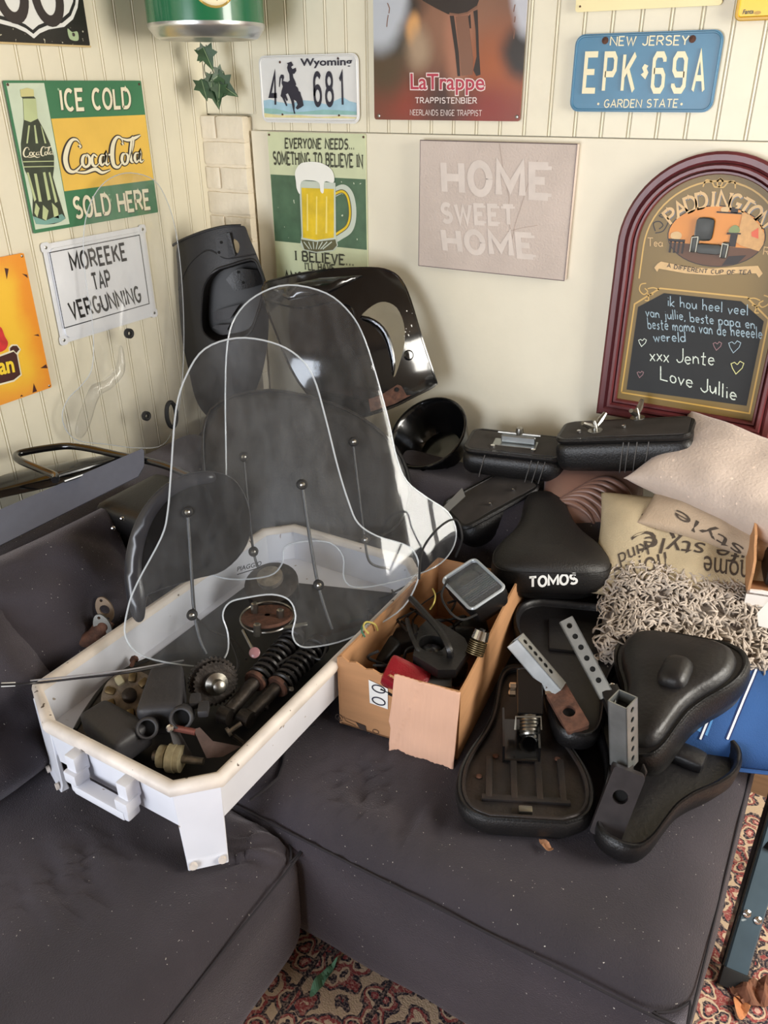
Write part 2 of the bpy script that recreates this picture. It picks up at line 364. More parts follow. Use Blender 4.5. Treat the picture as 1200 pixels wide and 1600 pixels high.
def strokes(s, w=.12, serif=0., gap=.22, jit=0., nib=None, oct_=False):
    vs, fs = [], []; x = 0
    def add(a):
        n = len(vs); vs.extend(a[0]); fs.extend([[i+n for i in f] for f in a[1]])
    for ch in s:
        wd, ls = GL[{'6': 'six', '9': 'nine', 'P': 'pee'}.get(ch, ch) if oct_ else ch]; jy = random.uniform(-jit, jit)
        for l in ls:
            pts = [(x+px+random.uniform(-jit, jit)*.4, py+jy+random.uniform(-jit, jit)*.4) for px, py in l]
            add(ribbon(pts, w, nib))
            if serif:
                for e in (pts[0], pts[-1]):
                    if (e[1] < .03 or e[1] > .97) and len(l) < 8 and ch not in ".'":
                        yy = w*.22 if e[1] < .5 else 1-w*.22
                        add(ribbon([(e[0]-serif, yy), (e[0]+serif, yy)], w*.45))
        x += wd+gap
    return vs, fs
class Face:
    """A flat face on a wall (or any plane) that prints are laid on; h counts up from it."""
    def __init__(s, o, u, v, n, par=None): s.o, s.u, s.v, s.n, s.par, s.k = V(o), V(u).normalized(), V(v).normalized(), V(n).normalized(), par, 0
    def at(s, u, v, h=0): return s.o+s.u*u+s.v*v+s.n*h
    def px(s, x, y): p = Pl(x, y, s.o, s.n)-s.o; return p.dot(s.u), p.dot(s.v)
    def P(s, *pts): return [s.px(*p) for p in pts]
    def lay(s, name, pts, mt, lvl=1, par=None, label=None, th=.0004):
        """closed outline printed on the face at level lvl"""
        return obj(name, sheet(pts, lambda u, v, h: s.at(u, v, lvl*.0005+h), th), mt, par or s.par, smooth=False, label=label)
    def laym(s, name, vf2, mt, lvl=2, par=None, label=None):
        h = lvl*.0005; up = list(range(len(vf2[0])))          # crossing strokes lie a hair above one another
        for g in vf2[1]:
            m = min(up[i] for i in g)
            for i in g: up[i] = m
        ids = {r: k for k, r in enumerate(sorted(set(up)))}
        return obj(name, ([s.at(u, v, h+(ids[up[i]] % 9)*.00004) for i, (u, v) in enumerate(vf2[0])], vf2[1]), mt, par or s.par, smooth=False, label=label, flat=s.n)
    def fit(s, vf, bl, br, tl, ybase=True):
        """map a lettering block onto the parallelogram bl, br, tl (face coords); y 0..1 or its own bounds"""
        xs = [p[0] for p in vf[0]]; ys = [p[1] for p in vf[0]]; x0, x1 = min(xs), max(xs)
        y0, y1 = (0., 1.) if ybase else (min(ys), max(ys))
        bl, br, tl = V(bl), V(br), V(tl)
        return [tuple(bl+(br-bl)*((x-x0)/(x1-x0))+(tl-bl)*((y-y0)/(y1-y0))) for x, y in vf[0]], vf[1]
    def word(s, name, vf, bl, br, tl, mt, lvl=2, px=True, ybase=True, par=None):
        if px: bl, br, tl = s.px(*bl), s.px(*br), s.px(*tl)
        return s.laym(name, s.fit(vf, bl, br, tl, ybase), mt, lvl, par)
    def line(s, name, pts, w, mt, lvl=2, closed=False, px=False, par=None):
        if px: pts = s.P(*pts)
        if closed: pts = list(pts)+[pts[0], pts[1]]
        return s.laym(name, ribbon(pts, w), mt, lvl, par)
# ================================================================== room
cream = M('cream_paint', S(230, 223, 200), .42, var=.05, vs=5, bump=.15, bs=40)
creamw = M('cream_paint_panel', S(230, 223, 202), .5, var=.06, vs=3, bump=.12, bs=60)
creamb = M('cream_brick_paint', S(229, 218, 196), .6, var=.06, vs=14, bump=.6, bs=55)
plaster = M('plain_plaster', S(150, 138, 120), .8)
def struct(name, vf, mt, par=None, smooth=False):
    o = obj(name, vf, mt, par, smooth)
    if not par: o['kind'] = 'structure'
    return o
H = 2.35
floor = struct('floor', box((-.1, -4.3, -.06), (3.4, .1, 0)), M('floor_boards', S(120, 90, 65), .5, var=.2, vs=4, stretch=(1, 12, 1)))
struct('ceiling', box((-.1, -4.3, H), (3.4, .1, H+.06)), M('ceiling_wood', S(112, 92, 70), .7, var=.1, vs=6, stretch=(8, 1, 1)))
wl = struct('wall_left', box((-.1, -4.3, 0), (-.013, .1, H)), cream)
wb = struct('wall_back', box((-.1, .013, 0), (3.4, .1, H)), cream)
# right wall with a window opening, rear wall with a wide glazed door opening
struct('wall_right', join(box((3.3, -4.3, 0), (3.4, .1, .85)), box((3.3, -4.3, 2.2), (3.4, .1, H)), box((3.3, -4.3, .85), (3.4, -1.05, 2.2)), box((3.3, -.15, .85), (3.4, .1, 2.2))), plaster)
struct('wall_rear', join(box((-.1, -4.3, 0), (.1, -4.2, H)), box((1.5, -4.3, 0), (3.4, -4.2, H)), box((.1, -4.3, 2.0), (1.5, -4.2, H))), plaster)
win = struct('window_1', join(*[box((3.33, y-.03, .85), (3.37, y+.03, 2.2)) for y in (-1.02, -.60, -.18)], *[box((3.33, -1.05, z), (3.37, -.15, z+.05)) for z in (.85, 2.15)]), M('window_paint', S(230, 230, 225), .4))
# tongue-and-groove planks: face, bead and groove
def plank(w, z0, z1):
    pr = [(0, -.003), (.0012, 0), (w-.0085, 0), (w-.0075, -.0032), (w-.0066, -.0008), (w-.0045, .0006), (w-.0022, -.0008), (w-.0012, -.003), (w-.0004, -.003), (w-.0004, -.012), (0, -.012)]
    return loft([[(s, d, z0) for s, d in pr], [(s, d, z1) for s, d in pr]])
PW = .0601; y0 = .0589
vs, fs = plank(PW, .02, H-.01)                                     # s runs along -y from the corner, d along +x
pl0 = obj('plank', ([V((d, -y0-s, z)) for s, d, z in vs], fs), cream, wl, smooth=False)
for j in range(1, 56): dup(pl0, (0, -PW*j, 0), wl)
vs, fs = plank(y0, .02, H-.01); obj('plank', ([V((d, -s, z)) for s, d, z in vs], fs), cream, wl, smooth=False)
TZ = 1.4473
vs, fs = plank(.06, TZ, H-.01)                                     # back wall: d along -y
pb0 = obj('plank', ([V((.1734+s, -d, z)) for s, d, z in vs], fs), cream, wb, smooth=False)
for k in range(1, 52): dup(pb0, (.06*k, 0, 0), wb)
BT = Yp(355, 181, -.033).z; BX = .150                              # brick pier top and right side
vs, fs = plank(.06, BT+.004, H-.01)
pb1 = obj('plank', ([V((.1134+s, -d, z)) for s, d, z in vs], fs), cream, wb, smooth=False); dup(pb1, (-.06, 0, 0), wb)
vs, fs = plank(.0534, BT+.004, H-.01); obj('plank', ([V((s, -d, z)) for s, d, z in vs], fs), cream, wb, smooth=False)
obj('panel', bev(box((BX+.004, -.004, .02), (3.3, .010, TZ-.002)), .0012, 1), creamw, wb, smooth=False)
bp = struct('wall_pier', box((.0, -.026, .02), (BX-.004, .012, BT-.004)), creamb)
z = BT; c = 0
while z > .55:
    cuts = [(.0, .052), (.058, BX)] if c % 2 == 0 else [(.0, BX)]
    for a, b in cuts:
        def dsp(p, n): return p + n*NZ.noise(p*45+V((c, a*9, 0)))*.0022
        w = b-a; hh = .058
        o = obj('brick', mv(rbox((w, .028, hh), .004, (8, 3, 5), dsp), ((a+b)/2, -.019, z-hh/2)), creamb, bp)
    z -= .0655; c += 1
# ================================================================== signs
def sign_left(name, label, cat, y0, y1, z0, z1, mt, r=.006, th=.003, off=.004):
    t = root(name, label, cat, (off, y1, z0))
    f = Face((off+th, y0, z0), (0, 1, 0), (0, 0, 1), (1, 0, 0), t)
    obj('plate', sheet(rrect(0, 0, y1-y0, z1-z0, r), lambda u, v, h: f.at(u, v, h), th), mt, t, smooth=False); return t, f
def sign_back(name, label, cat, x0, x1, z0, z1, mt, r=.006, th=.003, off=.006):
    t = root(name, label, cat, (x0, -off, z0))
    f = Face((x0, -off-th, z0), (1, 0, 0), (0, 0, 1), (0, -1, 0), t)
    obj('plate', sheet(rrect(0, 0, x1-x0, z1-z0, r), lambda u, v, h: f.at(u, v, h), th), mt, t, smooth=False); return t, f
def screws(f, pts, mt, r=.004):
    for p in pts: obj('screw', lathe([(r, 0), (r, .0012), (r*.5, .002)], f.at(*p), f.n, 10), mt, f.par)
black = M('print_black', S(28, 26, 26), .45); white = M('print_white', S(232, 232, 228), .4); offw = M('print_cream', S(235, 228, 200), .45, var=.04)
steel = M('dull_steel', S(150, 148, 142), .35, 1., var=.15, vs=40); rust = M('rust', S(84, 54, 41), .8, var=.4, vs=60, bump=.4, bs=150)
# --- highway shield sign
enb = M('enamel_black_chipped', S(38, 35, 30), .35, speck=S(190, 185, 165), ss=90, sthr=.70, var=.2)
t, f = sign_left('highway_sign', 'black square sign with white highway shield at top left of plank wall', 'sign', -.795, -.393, 1.638, 2.04, enb)
obj('border', tube([f.at(0, 0, .001), f.at(.402, 0, .001)], .0022, 6), M('sign_edge', S(215, 190, 140), .5), t)
rt = f.P((122.4, 0), (121, 12), (114, 30), (100, 42), (76, 46), (62, 52), (53, 60)); ut = rt[-1][0]
half = [(u-ut, v) for u, v in rt]; w0 = half[0][0]; v0 = half[0][1]
up = [(w0*.80, .385), (w0*.45, .372), (w0*.2, .385), (0, .392)]
def shield(k, dv): return [((u)*k+ut, (v-.2)*k+.2+dv) for u, v in half[::-1]+[(w0*1.0, v0+.07), (w0*.93, .25), (w0*.88, .31)]+up+[(-u, v) for u, v in up[::-1]][1:]+[(-w0*.88, .31), (-w0*.93, .25), (-w0*1.0, v0+.07)]+[(-u, v) for u, v in half][:-1]]
f.lay('shield', shield(1, 0), white, 1); f.lay('shield_line', shield(.955, 0), black, 2); f.lay('shield_field', shield(.915, 0), white, 3)
dk = M('print_brown_black', S(52, 42, 40), .45)
for cx, cy in ((75, 6), (18, 0)):
    u, v = f.px(cx, cy); f.laym('figure_six', ribbon(arc(u, v+.012, .032, .045, 0, 360, 28), .022), dk, 4)
    f.laym('figure_six', ribbon(arc(u+.012, v+.03, .046, .14, 95, 190, 12), .022), dk, 4)
u, v = f.px(114, 54); f.lay('screw_stain', sm2([(u-.011, v-.009), (u+.012, v-.011), (u+.014, v+.006), (u-.002, v+.005), (u-.013, v+.011)]), M('pale_green_chip', S(170, 190, 150), .6), 1); screws(f, [(u+.001, v)], dk)
# --- soda sign
grn = M('print_green', S(62, 122, 84), .4, var=.08, speck=S(150, 185, 150), ss=60, sthr=.74); yel = M('print_yellow', S(232, 190, 84), .4, var=.05, vs=12)
pale = M('print_pale_green', S(205, 218, 195), .4, var=.06, vs=20)
t, f = sign_left('soda_sign', 'green and yellow tin soda sign with a glass bottle, reading ice cold', 'sign', -.648, -.2455, 1.2525, 1.5675, grn, .003)
W, Hh = .4025, .315
a, b, c_, d_ = f.px(71.7, 127.7), f.px(110, 352), f.px(80, 185.5), f.px(99.7, 299)
f.lay('bottle_panel', [(.005, .008), (b[0]-.002, .008), (b[0]-.002, Hh-.005), (.005, Hh-.005)], pale, 1)
f.lay('band', [(b[0], d_[1]-.0), (W-.001, d_[1]), (W-.001, c_[1]), (b[0], c_[1])], yel, 1)
for s_, bl, br, tl in (('ICE COLD', (95, 172), (205, 167.5), (91.5, 141)), ('SOLD HERE', (117, 340), (234.5, 325), (112, 310))):
    vf = strokes(s_, .2, 0, .26); f.word('lettering', vf, (bl[0]+1, bl[1]+1), (br[0]+1, br[1]+1), (tl[0]+1, tl[1]+1), dk, 2); f.word('lettering', vf, bl, br, tl, offw, 3)
SC = [  # script word as pen strokes (x, y, width) on a 0..10 by 0..4 field
 [(2.35,3.3,.05),(2.0,3.75,.2),(1.45,3.7,.34),(.9,2.9,.46),(.55,1.7,.5),(.75,.6,.44),(1.35,.3,.3),(2.0,.7,.2),(2.4,1.2,.1)],
 [(2.2,3.2,.24),(2.35,3.0,.2),(2.2,2.85,.1)],
 [(2.95,2.1,.12),(2.55,1.9,.3),(2.4,1.2,.34),(2.7,.75,.26),(3.15,1.0,.3),(3.25,1.7,.3),(3.0,2.1,.18),(2.9,1.8,.1)],
 [(4.1,1.8,.2),(3.75,2.05,.2),(3.5,1.5,.34),(3.6,.9,.3),(4.0,.8,.16),(4.4,1.2,.08)],
 [(5.1,1.9,.12),(4.65,1.9,.22),(4.45,1.3,.34),(4.65,.85,.24),(5.0,1.2,.16),(5.2,2.0,.3),(5.1,1.2,.32),(5.3,.85,.2),(5.6,1.1,.06)],
 [(5.5,1.95,.2),(5.8,2.0,.2)],
 [(7.4,3.2,.05),(7.2,3.8,.18),(6.7,3.9,.3),(6.2,3.2,.44),(5.95,2.0,.5),(6.05,.8,.42),(6.6,.5,.28),(7.1,1.0,.1)],
 [(7.3,3.3,.24),(7.4,3.0,.16)],
 [(7.6,2.0,.12),(7.25,1.9,.3),(7.1,1.3,.34),(7.35,.8,.26),(7.75,1.0,.3),(7.9,1.7,.3),(7.65,2.05,.16)],
 [(8.1,1.4,.06),(8.55,2.6,.2),(8.75,3.7,.26),(8.55,3.6,.3),(8.25,2.0,.34),(8.3,1.1,.3),(8.6,.95,.1)],
 [(9.3,2.0,.12),(8.9,1.95,.22),(8.75,1.4,.34),(8.95,.95,.24),(9.3,1.3,.16),(9.5,2.05,.3),(9.4,1.3,.32),(9.6,.95,.2),(9.95,1.2,.06)],
 [(6.9,3.9,.1),(8.0,3.55,.3),(9.0,3.8,.34),(9.7,4.1,.1)], [(1.4,.3,.1),(2.6,.15,.26),(3.8,.45,.4),(4.6,.0,.3),(5.6,.25,.1)]]
def script(k=1.):
    vs, fs = [], []
    for st in SC:
        p = spline(st, 6); r = ribbon([(q.x, q.y) for q in p], [max(.04, q.z)*k+(k-1)*.25 for q in p]); n = len(vs); vs += r[0]; fs += [[i+n for i in g] for g in r[1]]
    return [(x/10, y/4.1) for x, y in vs], fs
bl, br, tl = f.px(96, 274), f.px(226, 265), f.px(90, 214)
for k, mt, lv in ((1.5, dk, 2), (1.0, offw, 3)):
    vs, fs = script(k); bl_, br_, tl_ = V(bl), V(br), V(tl); f.laym('script_lettering', ([tuple(bl_+(br_-bl_)*x+(tl_-bl_)*y) for x, y in vs], fs), mt, lv)
cr = lambda *p: f.P(*[(x/2.857, y/2.857) for x, y in p])
bglass = M('print_bottle_dark', S(58, 66, 52), .35, var=.2, vs=30); bpale = M('print_bottle_pale', S(188, 200, 150), .35, var=.1); bteal = M('print_bottle_teal', S(120, 165, 155), .35, var=.1)
f.lay('bottle', cr((88,400),(92,430),(100,440),(103,490),(105,540),(92,640),(95,700),(110,760),(130,800),(145,880),(145,960),(160,1000),(200,1003),(240,1000),(270,990),(292,975),(280,940),(255,860),(235,790),(240,750),(240,700),(222,640),(195,580),(165,525),(158,440),(150,430),(148,400),(120,392)), bglass, 2)
f.lay('bottle_neck', cr((101,440),(104,490),(106,535),(135,545),(166,530),(158,440)), bpale, 3)
f.lay('bottle_cap', cr((88,400),(92,432),(150,430),(148,400),(120,392)), M('print_cap', S(205, 200, 140), .4), 3)
f.lay('bottle_foot', cr((146,965),(160,1000),(200,1003),(270,990),(291,974),(275,955),(200,985)), bteal, 3)
for q in (((125,560),(132,560),(122,640),(116,640)), ((150,560),(156,558),(168,640),(158,640)), ((118,770),(126,770),(160,890),(152,900)), ((150,775),(162,775),(185,900),(172,900)), ((190,770),(200,768),(225,890),(212,895)), ((215,770),(222,768),(255,900),(245,905)), ((158,905),(175,930),(165,970),(152,950)), ((190,915),(215,940),(205,985),(188,975)), ((230,905),(255,930),(262,975),(240,970)), ((180,560),(186,570),(205,640),(198,640))):
    f.lay('bottle_glint', cr(*q), bpale, 3)
vs, fs = script(1.); bl_, br_, tl_ = [V(p) for p in cr((96, 705), (238, 700), (92, 655))]
f.laym('script_lettering', ([tuple(bl_+(br_-bl_)*x+(tl_-bl_)*y) for x, y in vs], fs), offw, 4)
for yy in (722, 745): f.line('small_print', cr((100, yy), (240, yy-3)), .002, bpale, 4)
screws(f, [(.008, Hh-.008), (W-.008, Hh-.008)], rust, .003)
# --- enamel licence sign
enw = M('enamel_white', S(226, 228, 232), .2, var=.02, coat=.4)
t, f = sign_left('enamel_sign', 'white embossed enamel sign reading tap vergunning, behind clear windscreen', 'sign', -.632, -.302, .985, 1.225, enw, .02, .002)
obj('raised_field', sheet(rrect(.014, .012, .316, .228, .014), lambda u, v, h: f.at(u, v, .006+h), .006), enw, t, smooth=False)
for u, v in ((.008, .232), (.322, .232), (.008, .008), (.322, .008)):
    obj('corner_tab', sheet(rrect(u-.012, v-.012, u+.012, v+.012, .008), lambda a, b, h: f.at(a, b, .001+h), .003), enw, t, smooth=False); screws(f, [(u, v)], steel, .004)
g = Face(f.at(0, 0, .006), f.u, f.v, f.n, t)
fr = g.P((76.5, 393), (217, 369), (234, 475.5), (100.5, 511)); us = [p[0] for p in fr]; vs_ = [p[1] for p in fr]
u0, u1, v0, v1 = sum(us[i] for i in (0, 3))/2, sum(us[i] for i in (1, 2))/2, sum(vs_[2:])/2, sum(vs_[:2])/2
g.line('border_line', [(u0, v0), (u1, v0), (u1, v1), (u0, v1)], .0022, black, 1, True)
for s_, bl, br, tl in (('MOREEKE', (111.6, 423), (198, 405), (106, 397.4)), ('TAP', (147.3, 453), (175, 447), (142, 428.8)), ('VERGUNNING', (111.6, 498), (222, 470), (104.7, 474))):
    g.word('lettering', strokes(s_, .2, 0, .3), bl, br, tl, black, 1)
# --- yellow poster sign at left edge
bl_y = blobs('print_burnt_yellow', S(246, 196, 60), [(-.13, 0, .05, .4, .8, S(240, 150, 40)), (.0, .19, .3, .05, .9, S(236, 130, 50)), (.16, 0, .035, .4, .9, S(238, 150, 45)), (0, -.19, .3, .05, .9, S(238, 150, 60))], (1, 2), .35, .05)
t, f = sign_left('beer_poster_sign', 'yellow tin sign with brown ribbon and burnt paper edges at left edge', 'sign', -1.01, -.687, .889, 1.215, bl_y, .004)
cr = lambda *p: f.P(*[(x/2.857, 340+y/2.857) for x, y in p]); br_ = M('print_dark_brown', S(72, 35, 30), .4); red = M('print_red', S(205, 50, 50), .4, var=.15, vs=60)
f.lay('ribbon_edge', cr((-150,665),(-20,625),(0,612),(40,597),(38,580),(52,566),(76,566),(93,588),(80,612),(97,703),(62,732),(0,748),(-150,768)), offw, 1)
f.lay('ribbon', cr((-150,672),(-20,632),(0,620),(44,604),(60,598),(74,612),(90,700),(60,724),(0,740),(-150,760)), br_, 2)
f.lay('curl', cr((44,596),(44,582),(56,572),(74,572),(86,588),(72,604),(58,590),(70,586)), br_, 2)
f.lay('berry', sm2(cr((-40,500),(0,488),(20,530),(34,560),(20,590),(-20,600),(-60,560))), red, 3)
f.laym('lettering', f.fit(fontmesh('an', .03), *cr((-4, 704), (66, 690), (-14, 650)), False), M('print_bright_yellow', S(250, 215, 60), .4), 3)
for q in (((20,225),(38,228),(30,275)), ((120,255),(124,270),(98,250)), ((205,655),(212,672),(180,672)), ((150,740),(165,775),(145,782)), ((170,520),(176,530),(150,525)), ((95,790),(103,797),(90,800))): f.lay('burn_crack', cr(*q), br_, 1)
screws(f, [(.316, .32), (.316, .006)], steel, .003)
# --- number plates
pw = M('plate_white', S(222, 222, 220), .35, var=.03); navy = M('print_navy', S(35, 34, 52), .4)
x0 = Yp(410, 140).x; x1 = Yp(563.5, 140).x; z1 = Yp(487, 85).z; z0 = Yp(487, 192).z
t, f = sign_back('wyoming_number_plate'.replace('wyoming_', 'white_'), 'white number plate with bucking horse and blue mountains', 'number plate', x0, x1, z0, z1, pw, .018, .002)
W, Hh = x1-x0, z1-z0; cr = lambda *p: f.P(*[(390+x/5.714, 60+y/5.714) for x, y in p])
def band(pts, bot): return pts+[(W-.008, bot), (.008, bot)]
v_ = lambda y: cr((500, y))[0][1]
f.lay('print_mountain', band([(.008, v_(555)), (.03, v_(545)), (.06, v_(570)), (.10, v_(585)), (.13, v_(550)), (.17, v_(560)), (.21, v_(590)), (.26, v_(525)), (.28, v_(560)), (W-.008, v_(575))], .02), M('print_sky_blue', S(160, 196, 214), .4, var=.1, vs=30), 1)
f.lay('print_hill', band([(.008, v_(625)), (.05, v_(632)), (.09, v_(660)), (.14, v_(655)), (.2, v_(635)), (.25, v_(640)), (W-.008, v_(650))], .02), M('print_teal', S(140, 185, 180), .4, var=.1, vs=30), 2)
f.lay('print_plain', band([(.008, v_(670)), (.06, v_(690)), (.12, v_(685)), (.18, v_(700)), (.25, v_(690)), (W-.008, v_(700))], .012), M('print_sand', S(222, 214, 160), .4, var=.1, vs=30), 3)
obj('rim', tube([f.at(u, v, .001) for u, v in rrect(.005, .005, W-.005, Hh-.005, .014)], .002, 6, closed=True), pw, t)
f.word('lettering', fontmesh('Wyoming', .02), *[(390+x/5.714, 60+y/5.714) for x, y in ((458, 268), (918, 262), (455, 180))], navy, 4, ybase=False)
for ch, a, b in (('4', 165, 247), ('6', 568, 650), ('8', 672, 756), ('1', 800, 842)):
    f.word('figure', strokes(ch, .17), *[(390+x/5.714, 60+y/5.714) for x, y in ((a+8, 592), (b, 592), (a, 316))], navy, 4)
f.lay('horse_and_rider', cr((338,262),(345,232),(335,222),(375,207),(393,240),(372,255),(385,275),(400,268),(415,262),(420,290),(400,318),(388,312),(390,345),(405,375),(418,410),(412,422),(432,440),(440,470),(455,480),(460,505),(475,545),(485,600),(465,615),(430,635),(415,620),(432,590),(420,560),(395,545),(405,600),(402,640),(412,672),(400,672),(388,620),(375,560),(360,520),(345,490),(325,500),(345,550),(335,560),(310,520),(340,600),(330,605),(295,530),(280,515),(288,470),(300,430),(290,400),(292,360),(282,350),(275,400),(270,435),(265,430),(270,350),(285,322),(305,325),(310,350),(300,380),(320,385),(345,390),(362,375),(358,320),(345,290)), navy, 4)
screws(f, cr((272, 212), (790, 180), (295, 680), (800, 688)), rust, .003)
pblue = M('plate_blue', S(62, 118, 150), .35, var=.06, vs=20); pcr = M('plate_cream', S(232, 222, 185), .4)
x0 = Yp(897, 110).x; x1 = Yp(1124, 110).x; z1 = Yp(1015, 50).z; z0 = Yp(1003, 175).z
t, f = sign_back('blue_number_plate', 'blue number plate with raised cream letters, garden state below', 'number plate', x0, x1, z0, z1, pblue, .02, .002)
W, Hh = x1-x0, z1-z0; P3 = lambda *p: [(800+x/3, y/3) for x, y in p]
obj('rim', tube([f.at(u, v, .001) for u, v in rrect(.004, .004, W-.004, Hh-.004, .017)], .002, 6, closed=True), pblue, t)
f.word('lettering', strokes('NEW JERSEY', .15, 0, .25), *P3((458, 213), (828, 210), (462, 172)), pcr, 2)
f.word('lettering', strokes('GARDEN STATE', .15, 0, .25), *P3((430, 503), (775, 502), (434, 468)), pcr, 2)
for ch, a, b in (('E', 330, 405), ('P', 422, 498), ('K', 510, 590), ('6', 650, 728), ('9', 745, 828), ('A', 842, 918)):
    vf = strokes(ch, .17, oct_=True); bl, br, tl = [V(f.px(*q)) for q in P3((a, 425), (b-16, 425), (a+14, 256))]
    vs, fs = f.fit(vf, bl, br, tl); isl = list(range(len(vs)))
    for g in fs:
        m_ = min(isl[i] for i in g)
        for i in g: isl[i] = m_
    o = obj('raised_letter', ([f.at(u, v, .0028+.0002*sorted(set(isl)).index(isl[i])) for i, (u, v) in enumerate(vs)]+[f.at(u, v, -.0) for u, v in vs], fs+[[i+len(vs) for i in g][::-1] for g in fs]+[q for g in fs for q in [(g[i-1], g[i], g[i]+len(vs), g[i-1]+len(vs)) for i in range(len(g))]]), pcr, t, smooth=False)
f.lay('state_shape', f.P(*P3((622,300),(640,308),(632,322),(640,340),(625,372),(604,350),(618,338),(610,318))), pcr, 2)
for q in ((405, 487), (795, 488)): f.lay('dot', circle(f.px(*P3(q)[0]), .0025, 8), pcr, 2)
screws(f, f.P(*P3((437, 190), (846, 183))), rust, .007)
# --- plain cream sign and yellow corner sign at the top edge
t, f = sign_back('plain_sign', 'plain pale yellow tin sign cut by top edge of picture', 'sign', Yp(901, 16).x, Yp(1128, 12).x, Yp(1015, 14).z, Yp(1015, 14).z+.2, M('sign_pale_yellow', S(238, 224, 170), .4, var=.03), .006)
screws(f, [(.01, .01), (.295, .01)], rust, .002)
x0 = Yp(1151, 28).x; z0 = Yp(1160, 32).z
t, f = sign_back('drink_sign', 'bright yellow drinks sign in the top right corner', 'sign', x0, x0+.3, z0, z0+.2, M('sign_yellow', S(240, 200, 40), .3), .008, .008)
obj('rim', tube([f.at(u, v, .0) for u, v in rrect(.002, .002, .298, .198, .008)], .004, 6, closed=True), M('sign_ochre', S(205, 160, 40), .4), t)
f.word('lettering', fontmesh('Fanta', .02, .2), (1160, 22.5), (1177, 21.5), (1161, 15), M('print_navy2', S(40, 45, 60), .4), 2, ybase=False)
f.lay('leaf_mark', circle(f.px(1184, 20), .006, 12, .003), M('print_orange', S(190, 150, 60), .4), 2)
# --- big beer advert with glass
x0 = Yp(587, 100).x; x1 = Yp(820, 100).x; z0 = Yp(700, 188).z
pm = blobs('print_beer_photo', S(98, 66, 52), [
  (.02, -.10, .14, .10, .9, S(140, 98, 76)), (.15, -.20, .11, .08, .8, S(160, 85, 45)), (-.12, -.25, .08, .05, .9, S(170, 52, 42)), (.10, -.28, .12, .05, .9, S(135, 48, 40)), (.0, -.26, .06, .05, .9, S(70, 45, 40)), (-.16, -.18, .09, .10, .8, S(80, 62, 42)),
  (-.11, -.06, .05, .03, .7, S(45, 35, 30)), (-.15, -.13, .06, .03, .7, S(60, 55, 48)), (.20, -.16, .06, .055, .4, S(40, 32, 30)), (-.085, -.11, .018, .03, .6, S(215, 160, 100)), (-.07, -.15, .03, .04, .7, S(165, 140, 115)),
  (-.175, -.03, .075, .12, .25, S(185, 190, 198)), (.215, -.04, .06, .10, .2, S(190, 192, 200)), (.03, -.12, .03, .12, .5, S(165, 112, 88))], (0, 2), .3, .02)
W = x1-x0; Hh = .60
t, f = sign_back('beer_advert_sign', 'large brown tin beer advert with glass stem and red gothic lettering', 'sign', x0, x1, z0, z0+Hh, pm, .006)
C8 = lambda *p: [(560+x/4.2857, y/4.2857) for x, y in p]; cr = lambda *p: f.P(*C8(*p))
dkg = M('print_dark_glass', S(38, 26, 24), .3); mid = M('print_glass_brown', S(125, 85, 66), .3)
f.lay('glass_bowl', cr((410,-60),(430,5),(520,55),(600,95),(660,105),(720,95),(790,50),(808,0),(812,-60)), dkg, 1)
for q in (((612,105),(640,105),(672,350),(682,510),(664,510),(648,350)), ((770,75),(798,65),(808,350),(818,500),(790,510),(770,470),(792,380),(785,200)), ((735,110),(750,95),(756,190),(746,190))): f.lay('glass_stem', cr(*q), dkg, 1)
f.lay('glass_stem', cr((650,110),(735,100),(745,200),(770,400),(765,500),(690,508),(676,350)), mid, 1)
f.line('glass_rim', cr((610,92),(670,100),(730,88),(795,45)), .004, mid, 2)
gred = M('print_crimson', S(176, 50, 72), .4); lt = M('print_pink_white', S(236, 220, 215), .4)
LB = {'L': (.55, [[(.15,.95),(.12,.2),(.3,.1),(.55,.15)], [(.0,.9),(.3,1.)], [(.0,.08),(.15,.16)]]), 'a': (.5, [[(.1,.5),(.3,.58),(.34,.1),(.45,.04)], [(.32,.32),(.08,.22),(.14,.05),(.3,.1)]]), 'T': (.62, [[(.0,.88),(.25,1.),(.5,.9),(.68,1.)], [(.3,.92),(.26,.2),(.4,.06)], [(.05,.8),(.1,.35),(.22,.1)]]),
      'r': (.4, [[(.08,.5),(.12,.1),(.2,.04)], [(.12,.48),(.3,.56),(.36,.46)]]), 'p': (.48, [[(.08,.54),(.1,-.25)], [(.1,.5),(.3,.58),(.4,.4),(.36,.12),(.14,.06)]]), 'e': (.42, [[(.36,.4),(.3,.56),(.1,.46),(.1,.16),(.24,.04),(.4,.12)], [(.12,.32),(.36,.4)]])}
def goth(s, w):
    vs, fs = [], []; x = 0
    for ch in s:
        wd, ls = LB[ch]
        for l in ls:
            for nb in ((1., .0), (.5, .6)):
                r = ribbon([(x+a, b) for a, b in l], w, nb); n = len(vs); vs += r[0]; fs += [[i+n for i in g] for g in r[1]]
        x += wd
    return vs, fs
bl, br, tl = C8((352, 596), (845, 602), (350, 492))
vr = fontmesh('LaTrappe', .012); vw = fontmesh('LaTrappe', .055); x0_, x1_ = min(p[0] for p in vr[0]), max(p[0] for p in vr[0])
bl_, br_, tl_ = V(f.px(*bl)), V(f.px(*br)), V(f.px(*tl))
for vf, mt, lv in ((vw, lt, 2), (vr, gred, 3)): f.laym('gothic_lettering', ([tuple(bl_+(br_-bl_)*((x-x0_)/(x1_-x0_))+(tl_-bl_)*(y/.70)) for x, y in vf[0]], vf[1]), mt, lv)
f.word('lettering', strokes('TRAPPISTENBIER', .16, .14, .3), *C8((380, 690), (797, 692), (380, 654)), lt, 2)
f.word('lettering', strokes('NEERLANDS ENIGE TRAPPIST', .12, .1, .24), *C8((346, 770), (828, 776), (346, 735)), lt, 2)
